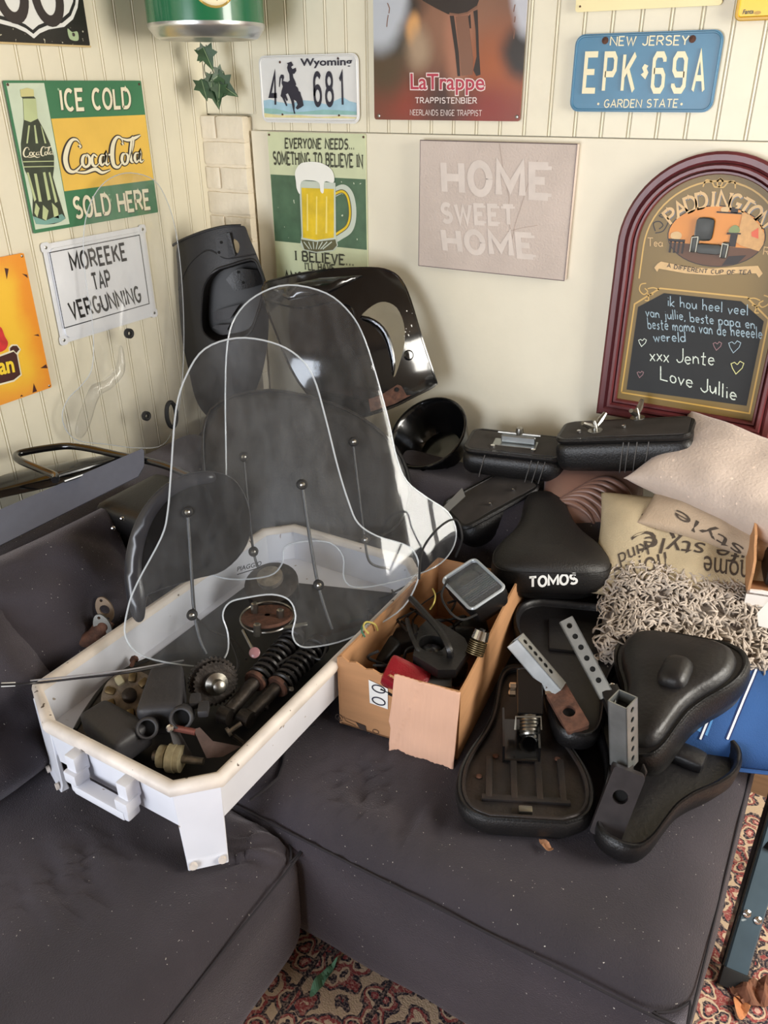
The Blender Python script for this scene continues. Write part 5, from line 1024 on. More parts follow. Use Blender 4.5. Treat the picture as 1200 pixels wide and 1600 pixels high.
# ------------------------------------------------------------------ gloss black front fairing, its inner ring and the open cowl
BF = Bent((.60, -.27, .93), (.90, .43, 0), math.radians(12), 1.0, -.04, 1.6, -.02)
c5 = lambda q: [(250+x/2.4, 330+y/2.4) for x, y in q]
t = root('front_fairing', 'gloss black moped front fairing with an open headlamp hole', 'fairing', BF.at(*BF.px(600, 640)), 'moped fairings')
gpt = M('gloss_black_scuffed', S(17, 17, 18), .14, var=.3, vs=14, coat=.7)
oF = BF.P(c5([(385,292),(450,254),(600,224),(780,214),(860,226),(905,262),(938,335),(982,480),(1030,625),(1030,652),(960,690),(880,730),(800,758),(720,775),(620,740),(520,640),(440,470)])); hF = sm2(BF.P(c5([(752,398),(800,352),(845,340),(888,362),(914,420),(918,490),(900,565),(876,625),(866,560),(845,485),(795,425)])), 3)
def ff2(u, v, h): return BF.at(u, v, h)
obj('shell', sheet(sm2(oF, 3), ff2, .004, .016, [hF]), gpt, t, sharp=.7)
obj('opening_lip', loft([[BF.at(u, v, d_) for u, v in hF] for d_ in (.002, -.03)], caps=False), gpt, t)
obj('rolled_edge', tube([BF.at(u, v, -.002) for u, v in sm2(oF, 3)], .004, 6, closed=True), gpt, t)
obj('crease', tube([BF.at(p.x, p.y, .001) for p in spline([(*q, 0) for q in BF.P(c5([(400,330),(520,360),(640,340),(720,360),(735,420)]))], 5)], .004, 6), gpt, t)
obj('hood_fold', sheet(BF.P(c5([(420,290),(600,250),(760,240),(640,300),(480,330)])), lambda u, v, h: BF.at(u, v, .004+h), .004, .02), gpt, t, sharp=3)
obj('rusty_edge', sheet(BF.P(c5([(782,705),(830,688),(890,650),(905,655),(925,690),(945,688),(880,722),(790,752)])), lambda u, v, h: BF.at(u, v, .0012+h), .001), rust, t, smooth=False); u, v = BF.px(*c5([(888, 668)])[0]); obj('hole', lathe([(.006, .0), (.006, .002)], BF.at(u, v, .001), BF.nrm(u, v), 12), vblk, t)
u, v = BF.px(*c5([(932, 540)])[0]); obj('turn_signal_boss', lathe([(.014, 0), (.010, .005), (.0, .006)], BF.at(u, v, 0), BF.nrm(u, v), 14, caps=False), gpt, t)
random.seed(3)
for k in range(14): u, v = BF.px(*c5([(random.uniform(915, 950), random.uniform(370, 500))])[0]); obj('paint_chip', lathe([(random.uniform(.0008, .002), 0), (.0005, .0006)], BF.at(u, v, .0002), BF.nrm(u, v), 6), white, t)
BH = Bent((.60, -.235, .90), (.92, .39, 0), math.radians(10), .6, .0, .6, .0)
t = root('headlamp_surround', 'black headlamp surround tucked behind the gloss fairing\'s opening', 'fairing', BH.at(*BH.px(590, 620)), 'moped fairings')
oH = sm2(BH.P(c5([(690,430),(760,400),(820,425),(855,475),(875,560),(862,630),(820,670),(740,700),(680,640)])), 3); hH = sm2(BH.P(c5([(738,560),(750,530),(778,522),(800,548),(812,575),(806,602),(770,598),(742,600)])), 3)
obj('ring', sheet(oH, BH.at, .01, .02, [hH]), sbl, t, sharp=3); obj('rim', tube([BH.at(u, v, .001) for u, v in oH], .006, 8, closed=True), gpt, t); obj('inner_cup', loft([[BH.at(u, v, d_) for u, v in hH] for d_ in (.004, -.01)], caps=False), gbl, t)
mc = Yp(668, 676, -.135); ax = V((-.15, -.62, .77)).normalized()
t = root('headlamp_bucket', 'gloss black open bucket cowl below the fairing by the wall', 'fairing', mc-UP*.08, 'moped fairings')
obj('bowl', lathe([(.036, -.10), (.07, -.098), (.092, -.07), (.104, -.03), (.108, -.004), (.110, 0), (.106, .001), (.100, -.006), (.088, -.06), (.06, -.09), (.0, -.092)], mc, ax, 40, caps=False), gbl, t)
x = ax.orthogonal().normalized(); y = ax.cross(x); obj('rim', tube([mc+(x*math.cos(a*PI/24)+y*math.sin(a*PI/24))*.110 for a in range(48)], .004, 8, closed=True), gbl, t)
for a in (200, 230, 260): q = math.radians(a); obj('rib', tube([mc+(x*math.cos(q)+y*math.sin(q))*.109-ax*.01, mc+(x*math.cos(q)+y*math.sin(q))*.085-ax*.085], .005, 6), gbl, t)
BP = Bent((.62, -.44, .62), (.93, .36, 0), math.radians(24), .5, .0, .3, .0)  # added black panel that darkens the corner seen through the windscreens
t = root('dark_corner_panel', 'black body fairing in the dark corner behind the clear windscreens', 'fairing', BP.at(*BP.px(500, 850)), 'moped fairings')
oP = sm2(BP.P([(330,640),(420,610),(540,640),(618,700),(640,770),(610,830),(520,850),(420,850),(340,800),(318,720)]), 4)
obj('shell', sheet(oP, BP.at, .004, .03), sbl, t, sharp=3); obj('rolled_edge', tube([BP.at(u, v, -.002) for u, v in oP], .005, 6, closed=True), sbl, t)
# small steel bracket lying in front of the bucket
def slab(name, label, cat, pts, p0, n, th, mt, group=None):
    P_ = [Pl(x, y, p0, n) for x, y in pts]; o = P_[0]; fr = ortho(o, P_[1]-P_[0], n); inv = fr.inverted(); q = [inv @ p for p in P_]
    return tag(obj(name, sheet([(v.x, v.y) for v in q], lambda u, v, h: fr @ V((u, v, h)), th), mt, smooth=False), label, cat, group)
slab('steel_strap', 'short grey steel strap leaning at the clear screen\'s right lobe', 'strap', ((722, 762), (727, 775), (700, 800), (690, 795)), Zp(710, 780, .66), V((.2, -.7, .7)).normalized(), .004, M('grey_strap', S(125, 125, 122), .45, .5))
# ------------------------------------------------------------------ left: rack, mudguard, bag, strip
zr = .790
t = root('luggage_rack', 'black tubular luggage rack on the sofa back at left', 'luggage rack', Zp(100, 730, .66))
obj('tube_frame', tube(spline([Zp(x, y, zr) for x, y in ((300, 745), (262, 729), (225, 719), (185, 711), (140, 701), (107, 697), (75, 700), (40, 706), (26, 711), (30, 719), (60, 732), (82, 741), (87, 745), (86, 750))], 5), .0085, 12), gbl, t)
obj('cross_bar', tube([Zp(90, 744, zr-.01), Zp(190, 716, zr-.01)], .005, 8), gbl, t); obj('cross_bar', tube([Zp(100, 752, zr-.012), Zp(180, 724, zr-.012)], .004, 8), gbl, t)
t = root('mudguard', 'long black plastic mudguard lying under the luggage rack', 'mudguard', Zp(80, 750, .66))
mp_ = spline([Zp(x, y, .700) for x, y in ((-60, 775), (0, 760), (60, 748), (120, 734), (180, 722))], 5); rg_ = []
for i, p in enumerate(mp_):
    d = (mp_[min(i+1, len(mp_)-1)]-mp_[max(i-1, 0)]).normalized(); s_ = V((-d.y, d.x, 0)).normalized(); w_ = .060*(1-.5*(i/len(mp_))**3)
    rg_.append([p+s_*w_*math.cos(a)+UP*(.024*math.sin(a)-.004) for a in [PI*k/8 for k in range(9)]]+[p+s_*w_*.9*math.cos(a)+UP*(.018*math.sin(a)-.006) for a in [PI*k/8 for k in range(8, -1, -1)]])
obj('shell', loft(rg_), gbl, t); obj('lip', tube([r[0]+V((0, 0, .001)) for r in rg_], .003, 6), sbl, t)
t = root('black_bag', 'black leatherette pannier with two silver studs behind the smoked visor', 'pannier', (.40, -.79, .41))
obj('body', mv(rbox((.17, .20, .27), .03, (8, 8, 10), wrinkle((.40, -.79, .55))), (.395, -.765, .565)), sbl, t, sharp=3); obj('flap', mv(rbox((.18, .21, .07), .025, (8, 8, 5)), (.395, -.765, .685)), sbl, t)
for x, y in ((191, 810), (177, 825)): obj('stud', lathe([(.0045, 0), (.0045, .002), (.002, .004), (0, .004)], Xp(x, y, .478), (1, -.6, .2), 10, caps=False), chrome, t)
slab('rusty_bracket', 'small rusty plate seen through the smoked visor', 'bracket', ((208, 832), (235, 845), (230, 870), (208, 865)), V((.50, -.82, .6)), V((.55, -.8, .25)).normalized(), .004, rust)
slab('grey_strip', 'flat dark grey strip lying across the cushion and luggage rack', 'strip', ((-40, 813), (222, 701), (225, 704), (225, 728), (216, 744), (200, 752), (-40, 872)), Zp(100, 785, .735), V((.45, -.55, .70)).normalized(), .004, M('grey_strip_paint', S(88, 90, 100), .5, var=.04, vs=60))
# ================================================================== big green can and ivy
cc_ = V((.212, -.212, 0)); Rc = .137; zb = Zp(322, 62, 1.655).z
zb = 1.652; t = root('giant_beer_can', 'giant green beer can hung in the corner above the ivy', 'can', (cc_.x, cc_.y, zb))
gcan = M('can_green', S(28, 104, 66), .25, coat=.5); sil = M('can_silver', S(205, 205, 203), .3, .9)
zg = Zp(322, 62, 1.7).z
obj('body', lathe([(Rc, .032), (Rc, .40)], cc_+UP*zb, UP, 64), gcan, t); obj('base', lathe([(.02, .012), (.09, .010), (.112, .0), (.122, .004), (Rc-.001, .022), (Rc+.0006, .026), (Rc+.0006, .032)], cc_+UP*zb, UP, 64), sil, t); obj('lid', lathe([(Rc, .40), (Rc-.004, .41), (Rc-.02, .425), (.02, .425)], cc_+UP*zb, UP, 48), sil, t)
va_ = math.atan2(EYE.y-cc_.y, EYE.x-cc_.x)
def onc(a, z, h=.0008): return cc_+V((math.cos(va_+a)*(Rc+h), math.sin(va_+a)*(Rc+h), z))
gp = M('can_gold', S(200, 170, 90), .4, .3); cp = M('can_cream', S(236, 226, 190), .4)
for k, mt, h in ((1.0, gp, .0006), (.93, cp, .0012)): obj('label_oval', sheet(circle((.17, 1.775), .42*k, 40, .068*k), lambda u, v, h_, h=h: onc(u, v, h+h_), .0004, .03), mt, t, sharp=3)
vf = fontmesh('PREMIUM QUALITY', .01); X = max(p[0] for p in vf[0])
obj('lettering', ([onc(.17+(x/X-.5)*.42, 1.7225+y*.012+.10*((x/X-.5)*.5)**2, .0020) for x, y in vf[0]], vf[1]), M('print_can_text', S(60, 60, 40), .5), t)
obj('hanger', bev(box((.04, -.06, zb+.2), (.10, -.02, zb+.24)), .004), steel, t); obj('bail', tube(spline([onc(.95, zb+.16), onc(1.1, zb+.2, .02), onc(1.15, zb+.26, .02), onc(1.0, zb+.3)], 6), .002, 6), steel, t)
lf = M('ivy_green', S(52, 78, 50), .4, var=.3, vs=40); vn = M('ivy_vein', S(140, 160, 120), .5); stm = M('ivy_stem', S(74, 82, 52), .6)
t = root('ivy_sprig', 'small hanging sprig of green ivy below the beer can', 'ivy', Yp(335, 150, -.10))
I = lambda x, y: Pl(x, y, V((.10, -.10, 1.5)), V((.7, -.7, 0)))
obj('stem', tube(spline([I(322, 70), I(325, 85), I(330, 103), I(335, 118), I(340, 135), I(345, 150)], 5), .0014, 6), stm, t); obj('stem', tube(spline([I(325, 88), I(319, 105), I(324, 122), I(330, 112)], 5), .0012, 6), stm, t)
leaf2 = [(0, -.5), (.18, -.42), (.52, -.5), (.42, -.2), (.62, .05), (.3, .15), (.2, .38), (0, .78), (-.2, .38), (-.3, .15), (-.62, .05), (-.42, -.2), (-.52, -.5), (-.18, -.42)]
for x, y, s_, r_, tw in ((323, 88, .025, 200, .3), (318, 83, .018, 150, -.3), (341, 118, .020, 120, .5), (318, 137, .023, 190, -.2), (349, 135, .030, 235, .2), (338, 150, .023, 185, .0), (331, 126, .018, 170, -.5), (342, 142, .020, 170, .4)):
    s_ *= 1.9; c = I(x, y); fr = ortho(c+V((.7, -.7, 0))*random.uniform(0, .012), V((.7, .7, 0))*math.cos(math.radians(r_))+UP*math.sin(math.radians(r_)), V((.7, -.7, 0))+V((.3, .3, 0))*tw+UP*.25)
    o = obj('leaf', xf(sheet([(a*s_, b*s_) for a, b in leaf2], lambda u, v, h: V((u, v, h+abs(u)*.25)), .0005, .006), fr), lf, t, smooth=False)
    obj('vein', xf(([(u, v, .0008) for u, v in ribbon([(0, -.45*s_), (0, .7*s_)], .0012)[0]], [(0, 2, 3, 1)]), fr), vn, o, smooth=False)
# ================================================================== saddles
def sad_ring(L, W, k, z, dz=None, n=44):
    prof = [(0, .55), (.03, .80), (.08, .94), (.16, 1.), (.27, .97), (.38, .84), (.5, .64), (.62, .50), (.75, .43), (.87, .38), (.95, .30), (.985, .20), (1.0, .08)]
    half = spline([(w, t_, 0) for t_, w in prof], 3); out = []
    pts = [(p.x*W/2, p.y*L) for p in half]; pts = pts+[(-x, y) for x, y in pts[::-1]]
    return [V((x*k, (y-L*.42)*(1-(1-k)*W/L*1.0)+L*.42, z+(dz(y/L, x/(W/2)) if dz else 0))) for x, y in pts]
vin = M('black_vinyl', S(17, 16, 17), .42, var=.15, vs=12, bump=.25, bs=260); vin2 = M('black_vinyl_soft', S(20, 18, 18), .5, var=.25, vs=7, bump=.3, bs=300); pan = M('seat_pan_plastic', S(25, 24, 26), .42, var=.12, vs=14, bump=.2, bs=120)
panr = M('seat_pan_rusty', S(44, 42, 43), .45, .3, var=.25, vs=16, col2=S(58, 50, 47), bump=.3, bs=120); galv = M('galvanised', S(168, 172, 172), .38, .85, var=.12, vs=30)
def frame_px(rear, nose, up): a, b = Zp(*rear), Zp(*nose); y = (b-a).normalized(); z = V(up); z = (z-y*z.dot(y)).normalized(); return a, (b-a).length, frame(a, y.cross(z), y, z)
def upside(label, rear, nose, up, W, hgt, cav, floor_mt, skirt=vin):
    """upturned saddle: rim at local z 0, padding towards local -z (towards the sofa), pan sunk by cav"""
    a, L, fr = frame_px(rear, nose, up); t = root('saddle', label, 'saddle', a-UP*.02, 'moped saddles')
    R_ = [sad_ring(L, W, k, z) for k, z in ((.70, -hgt), (.9, -hgt*.92), (1., -hgt*.6), (1.02, -hgt*.25), (1.0, -.004), (.975, 0.), (.93, -.002), (.915, -.012), (.90, -cav))]
    obj('padding', xf(loft(R_[:6], c1=False), fr), skirt, t, sharp=1.2)
    obj('rim', xf(loft(R_[4:9], caps=False), fr), pan, t, sharp=1.2); obj('pan', xf(loft([sad_ring(L, W, .925, -cav), sad_ring(L, W, .6, -cav+.002), sad_ring(L, W, .2, -cav+.003)], caps=True), fr), floor_mt, t, sharp=1.2)
    return t, fr, L
def perf_tube(par, a, b, side, w=.026, n=6, hole=True, start=.05, step=None):
    """square perforated tube from a to b; side = face that shows the holes"""
    a, b = V(a), V(b); L_ = (b-a).length; y = (b-a).normalized(); z = V(side); z = (z-y*z.dot(y)).normalized(); fr = frame(a, y.cross(z), y, z); h = w/2; st = step or (L_-start*1.2)/n
    hs = [circle((0, L_-.014-k*st), .0052, 12) for k in range(n)] if hole else []
    g = obj('post', join(*[xf(sheet([(-h, 0), (h, 0), (h, L_), (-h, L_)], lambda u, v, q: V((u, v, q+h)), .002, None, hs if k % 2 == 0 else []), fr @ Matrix.Rotation(k*PI/2, 4, 'Y')) for k in range(4)]), galv, par, smooth=False)
    obj('post_bore', xf(box((-h*.8, .01, -h*.8), (h*.8, L_-.02, h*.8)), fr), vblk, g, smooth=False); return fr, L_
def clamp(par, c, x, up, s, mt, hr=.012):
    fr = ortho(c, x, up); o = obj('clamp', xf(sheet(rrect(-s[0]/2, -s[1]/2, s[0]/2, s[1]/2, .006), lambda u, v, h: V((u, v, h+s[2]/2)), s[2], None, [circle((s[0]*.12, 0), hr, 18)]), fr), mt, par, smooth=False)
    obj('clamp_hole', xf(lathe([(hr*1.05, -.002), (hr*1.05, 0)], (s[0]*.12, 0, -s[2]*.3), (0, 0, 1), 18), fr), vblk, o); return fr
# near saddle with ribbed pan, black post and spring
t, fr, L = upside('upturned saddle with ribbed rusty pan, square black post and coil spring', (822, 1282, .462), (812, 1035, .475), (.0, -.12, 1), .238, .058, .014, panr, vin2)
ribs = []
for x in (-.062, -.018, .026, .066): obj('pan_rib', xf(bev(box((x-.006, .05, -.014), (x+.006, .145, -.004)), .003, 2), fr), panr, t)
obj('pan_rib', xf(bev(box((-.075, .045, -.014), (.078, .058, -.005)), .003, 2), fr), panr, t); obj('tail_tab', xf(bev(box((-.012, .02, -.012), (.012, .034, -.002)), .003, 2), fr), steel, t)
obj('pan_lip', xf(tube([p+V((0, 0, -.001)) for p in sad_ring(L, .238, .90, -.003)], .004, 6, closed=True), fr), panr, t)
for x, y in ((-.05, .15), (.062, .15), (-.08, .1)): obj('rust_spot', xf(lathe([(.006, 0), (.004, .0015)], (x, y, -.0105), (0, 0, 1), 8), fr), rust, t)
obj('channel', xf(bev(box((-.038, .135, -.012), (.030, .24, -.002)), .002, 1), fr), gbl, t); obj('channel_side', xf(join(box((-.038, .135, -.01), (-.034, .235, .03)), box((.026, .135, -.01), (.030, .235, .03))), fr), gbl, t)
pb0 = Zp(828, 1118, .50); pt0 = Zp(827, 1048, .555)
yv = (pt0-pb0).normalized(); pfr = ortho(pb0, yv, V((.3, -.8, .6))); obj('post', xf(bev(box((0, -.024, -.02), ((pt0-pb0).length, .024, .02)), .002, 1), pfr), gbl, t, smooth=False)
sp0 = Zp(828, 1152, .475); dd = (pb0-sp0); xx = dd.normalized().orthogonal().normalized(); yy = dd.normalized().cross(xx)
obj('spring', tube([sp0+dd*(k/66*.95)+(xx*math.cos(k*2*PI/11)+yy*math.sin(k*2*PI/11))*(.0165+.000*k) for k in range(67)], .0034, 6), steel, t)
for px_ in ((803, 1072), (802, 1083), (856, 1072), (855, 1083)): q = Pl(*px_, pb0, V((.3, -.8, .6)).normalized()); obj('bolt', lathe([(.007, -.004), (.007, .007), (.004, .009)], q, pfr.col[1].xyz*(1 if px_[0] < 830 else -1), 6), chrome, t)
obj('clip', tube([Zp(805, 1140, .50), Zp(806, 1120, .52), Zp(845, 1120, .52), Zp(846, 1140, .50)], .0022, 6), steel, t)
# left rear saddle with rusty clamp and leaning galvanised post
t, fr, L = upside('upturned black saddle with rusty clamp, behind the cardboard box\'s right side', (893, 938, .545), (903, 1148, .515), (.05, -.1, 1), .245, .06, .016, pan)
fr2 = clamp(t, Zp(884, 1105, .53), Zp(905, 1140, .52)-Zp(862, 1065, .545), (.1, -.35, .9), (.105, .044, .012), rust)
perf_tube(t, Zp(872, 1078, .54), Zp(805, 1000, .615), (.75, .1, .65), .030, 6, True, .03)
obj('pan_fold', xf(bev(box((-.05, .06, -.016), (.05, .16, -.004)), .006, 2), fr), pan, t)
# right rear saddle, closed base with a hump; its post leans left
t, fr, L = upside('upturned black saddle with humped plastic base on top of another saddle', (1075, 990, .60), (985, 1178, .535), (-.22, -.05, 1), .245, .075, .004, pan)
obj('base_plate', xf(loft([sad_ring(L, .245, k, z) for k, z in ((.86, -.006), (.82, .012), (.74, .02), (.3, .022))]), fr), pan, t, sharp=1.)
hpv = rbox((.055, .075, .045), .022, (6, 6, 5)); obj('hump', xf(mv(hpv, (-.02, .13, .022)), fr), pan, t)
perf_tube(t, Zp(948, 1088, .555), Zp(884, 968, .655), (-.05, -.55, .8), .027, 6, True, .02); obj('post_foot', orb(Zp(962, 1105, .55), (.5, -.6, -.3), (0, -.4, 1), (.08, .036, .03), .006, (4, 3, 3)), sbl, t); obj('bolt', lathe([(.006, 0), (.006, .006), (.003, .008)], Zp(956, 1073, .565), (.2, -.5, .8), 8), chrome, t)
# front right saddle with upright post
t, fr, L = upside('upturned black saddle at the sofa edge with upright galvanised post', (1062, 1112, .485), (962, 1315, .470), (.03, -.06, 1), .255, .066, .030, pan)
obj('pan_pad', xf(mv(rbox((.15, .045, .03), .012, (6, 4, 4)), (.0, .085, -.018)), fr), pan, t)
clamp(t, Zp(964, 1255, .50), UP*.8+V((.1, .35, 0)), (.25, -.9, .3), (.125, .052, .014), pb, .0125)
obj('clamp_side', orb(Zp(990, 1245, .50), UP*.8+V((.1, .35, 0)), (.8, .4, .2), (.11, .03, .004), .0015, (3, 3, 2)), panr, t)
b0 = Zp(975, 1192, .540); perf_tube(t, b0, Pl(973, 1092, b0, V((.45, -.85, 0)).normalized()), (.92, -.25, .1), .034, 6, True, .012); obj('weld', orb(Zp(972, 1205, .535), (1, .3, 0), UP, (.036, .03, .03), .006, (4, 4, 3)), pb, t)
# upright saddle with white lettering
a, L, fr = frame_px((862, 929, .580), (848, 794, .622), (0, -.08, 1)); t = root('saddle', 'upright black saddle with white lettering on its back', 'saddle', a, 'moped saddles')
W = .252; dome = lambda tt, xx: (.020*(1-min(1, tt*2.2))**2+.012*max(0, tt-.5)-.006)*(1-.5*xx*xx)
body = loft([sad_ring(L, W, k, z, dome if dz else None) for k, z, dz in ((.94, 0, 0), (1.0, .004, 0), (1.03, .022, 0), (1.0, .046, 1), (.96, .056, 1), (.85, .064, 1), (.6, .068, 1), (.3, .069, 1))]); wb_ = xf(body, fr)
obj('cover', wb_, vin2, t, sharp=1.2); obj('seam', xf(tube([p+V((0, 0, .001)) for p in sad_ring(L, W, 1.0, .046, dome)], .0018, 5, closed=True), fr), vin, t)
obj('base', xf(loft([sad_ring(L, W, k, z) for k, z in ((.8, -.03), (.92, -.012), (.94, .001))]), fr), sbl, t)
def stick(name, vf, bl, br, tl, vfs, mt, par, h=.0008, ybase=True):
    """lettering laid on a curved surface: placed by where it is seen, resting on that surface"""
    bv = BVHTree.FromPolygons([V(v) for v in vfs[0]], [list(f_) for f_ in vfs[1]]); xs = [p[0] for p in vf[0]]; ys = [p[1] for p in vf[0]]; x0, x1 = min(xs), max(xs); y0, y1 = (0, 1) if ybase else (min(ys), max(ys)); P_ = []; ok = []
    for x, y in vf[0]:
        s_, r_ = (x-x0)/(x1-x0), (y-y0)/(y1-y0); qx = bl[0]+(br[0]-bl[0])*s_+(tl[0]-bl[0])*r_; qy = bl[1]+(br[1]-bl[1])*s_+(tl[1]-bl[1])*r_
        d = ray(qx, qy).normalized(); loc, nr, *_ = bv.ray_cast(EYE, d); ok.append(loc is not None)
        if loc is None: P_.append(V()); continue
        if nr.dot(d) > 0: nr = -nr
        P_.append(loc+nr*h)
    fs = [g for g in vf[1] if all(ok[i] for i in g)]
    if not fs: return
    us = sorted({i for g in fs for i in g}); mp = {u_: k for k, u_ in enumerate(us)}
    return obj(name, ([P_[u_] for u_ in us], [[mp[i] for i in g] for g in fs]), mt, par, smooth=False, flat=-ray(bl[0], bl[1]))
stick('lettering', strokes('TOMOS', .24, 0, .24), (827, 917), (903, 911), (827, 902), wb_, white, t)
# long seats along the sofa back
def longseat(label, c, x, up, s, r=.028):
    t = root('bench_seat', label, 'moped seat', V(c)-V(up)*s[2]/2, 'upturned moped seats on the sofa back'); fr = ortho(c, x, up)
    def tp(p, n): return V((p.x, p.y*(1+.10*(p.z/s[2])), p.z-.10*abs(p.x/s[0])*s[2]*(p.z < 0)*-1))
    obj('padding', xf(rbox(s, r, (14, 8, 7), tp), fr), vin, t, sharp=1.4)
    def base(p, n): return p+V((0, NZ.noise(p*30)*.004, 0))
    obj('base_board', xf(mv(rbox((s[0]*.92, s[1]*.8, .016), .004, (12, 4, 2), base), (0, 0, s[2]/2+.002)), fr), M('seat_base', S(52, 48, 46), .7, var=.25, vs=20), t)
    obj('skirt_fold', xf(tube([(p[0], p[1], s[2]/2+.002+NZ.noise(V((p[0]*40, p[1]*40, 0)))*.004) for p in rrect(-s[0]*.47, -s[1]*.44, s[0]*.47, s[1]*.44, .02, 5)], .007, 6, closed=True), fr), vin, t)
    return t, fr
def stitch(t, fr, x, s): obj('stitching', xf(tube([(x+.006, -s[1]*.5*.88-.001, s[2]*.48), (x+.002, -s[1]*.535, s[2]*.2), (x-.003, -s[1]*.52, -s[2]*.1), (x-.008, -s[1]*.48, -s[2]*.42)], .0013, 5), fr), M('thread_grey', S(74, 72, 72), .7), t)
def wing(t, p, ax, r=.02, tw=0.):  # hub, two wings, washer
    ax = V(ax).normalized(); x = ax.orthogonal().normalized(); x = Matrix.Rotation(tw, 3, ax) @ x; fr = ortho(p, x, ax)
    o = obj('wing_nut', xf(join(lathe([(.008, 0), (.008, .006), (.0055, .018), (.003, .024)], (0, 0, 0), (0, 0, 1), 12), *[tube([(sg*.004, 0, .008), (sg*.018, 0, .018), (sg*.036, 0, .030)], [.005, .008, .005], 8) for sg in (1, -1)]), fr), steel, t); obj('washer', xf(lathe([(.006, -.003), (.017, -.003), (.017, 0), (.006, 0)], (0, 0, 0), (0, 0, 1), 18), fr), steel, o)
cA = Yp(805, 716, -.165); xA = V((1, .20, .02)).normalized(); SA = (.250, .135, .070)
t, fr = longseat('upturned black stitched seat with steel hinge bracket near the bucket', cA, xA, (0, -.05, 1), SA); [stitch(t, fr, x, SA) for x in (-.07, .045, .062, .078)]
hb = obj('hinge_bracket', xf(join(bev(box((-.055, -.03, .040), (.055, .012, .046)), .002, 1), bev(box((-.036, -.012, .046), (.050, .012, .066)), .003, 1)), fr), galv, t, smooth=False); obj('hinge_pin', xf(tube([(-.045, 0, .068), (.06, 0, .068)], .004, 8), fr), steel, hb); obj('hinge_knob', xf(lathe([(.008, 0), (.010, .008), (.008, .018), (.0, .02)], (.008, 0, .066), (0, 0, 1), 12, caps=False), fr), steel, hb)
for x in (-.05, .05): obj('nut', xf(lathe([(.006, 0), (.006, .006), (.003, .007)], (x, -.040, .044), (0, 0, 1), 6), fr), chrome, t)
cB = Yp(978, 700, -.15); xB = V((1, .12, .20)).normalized(); SB = (.31, .125, .085)
t, fr = longseat('upturned black seat with two wing nuts under the tea board', cB, xB, (-.2, -.05, 1), SB); [stitch(t, fr, x, SB) for x in (.0, .012, .03, .055)]
tp_ = fr @ V((0, 0, SB[2]/2+.011)); nz_ = fr.col[2].xyz; wing(t, Pl(930, 672, tp_, nz_), nz_, tw=.3); wing(t, Pl(996, 652, tp_, nz_), nz_, tw=.7)
for px_ in ((905, 676), (975, 668)): obj('nut', lathe([(.005, 0), (.005, .006), (.003, .007)], Pl(*px_, tp_, nz_), nz_, 6), chrome, t)
cC = Zp(772, 800, .60); xC = (Zp(842, 755, .64)-Zp(715, 825, .56)).normalized(); SC_ = (.23, .13, .10)
t, fr = longseat('upturned black leather seat leaning between the bucket and lettered saddle', cC, xC, V((-.25, -.5, .8)), SC_, .045)
for x, y in ((-.02, -.035), (.05, -.03), (.085, .03)): obj('stud', xf(lathe([(.0045, 0), (.0045, .004), (.0025, .010), (0, .011)], (x, y, .058), (0, 0, 1), 8, caps=False), fr), chrome, t)
# ================================================================== pillows
def cush(name, label, c, x, n_, w, h, th, mt, seed=0, wr=.008, pinch=.06, p=2.8, nn=26, dz=None):
    vf = xf(pillow(w, h, th, nn, wr, seed, pinch, p), ortho(c, x, n_))
    t = root(name, label, 'pillow', V(c)-V((0, 0, th/2)), 'pillows at the right sofa end'); b = obj('cover', vf, mt, t, sharp=3); return t, vf, ortho(c, x, n_)
blu = M('blue_cotton', S(34, 76, 132), .85, var=.10, vs=8, bump=.3, bs=500)
t, vf, fr = cush('striped_pillow', 'blue pillow with white stripes under the shaggy cushion', (1.69, -.50, .482), (.93, .36, 0), (.0, -.38, .92), .40, .34, .14, blu, 3, .006)
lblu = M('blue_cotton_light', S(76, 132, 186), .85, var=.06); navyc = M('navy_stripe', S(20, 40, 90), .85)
for k, x in enumerate((1062, 1108, 1150)):
    a, b = (x+36, 1035), (x-14, 1155); w_ = 3.4
    for dx, mt, ww in ((0, navyc, 8), (0, M('white_stripe', S(222, 228, 235), .85), 3.4)):
        pts = [(a[0]+(b[0]-a[0])*s/14, a[1]+(b[1]-a[1])*s/14) for s in range(15)]; stick('stripe', ribbon(pts, ww), *[(0, 0)]*3, vf, mt, t) if 0 else None
        bl_ = ribbon(pts, ww); X0_, X1_ = min(p[0] for p in bl_[0]), max(p[0] for p in bl_[0]); Y0_, Y1_ = min(p[1] for p in bl_[0]), max(p[1] for p in bl_[0])
        stick('stripe', bl_, (X0_, Y0_), (X1_, Y0_), (X0_, Y1_), vf, mt, t, .0010 if ww > 5 else .0018, False)
pts = [(1040+s*12, 1068+s*2.0) for s in range(14)]
def patch(t, vf, quad, mt, h, nm='patch', n=12):
    a, b, c, d = [V(q) for q in quad]; vs, fs = [], []
    for i in range(n+1):
        for j in range(n+1): s, r = i/n, j/n; q = a*(1-s)*(1-r)+b*s*(1-r)+c*s*r+d*(1-s)*r; vs.append((q.x, q.y))
    for i in range(n):
        for j in range(n): k = i*(n+1)+j; fs.append((k, k+n+1, k+n+2, k+1))
    x0, x1 = min(v[0] for v in vs), max(v[0] for v in vs); y0, y1 = min(v[1] for v in vs), max(v[1] for v in vs)
    stick(nm, (vs, fs), (x0, y0), (x1, y0), (x0, y1), vf, mt, t, h, False)
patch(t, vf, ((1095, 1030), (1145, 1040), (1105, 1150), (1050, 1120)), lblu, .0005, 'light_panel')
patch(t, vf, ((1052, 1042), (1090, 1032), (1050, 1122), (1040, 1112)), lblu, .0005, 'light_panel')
obj('hem', xf(tube([(u, -.165+.0*u, .0) for u in (-.16, -.08, 0, .08, .16)], .004, 6), fr), blu, t)
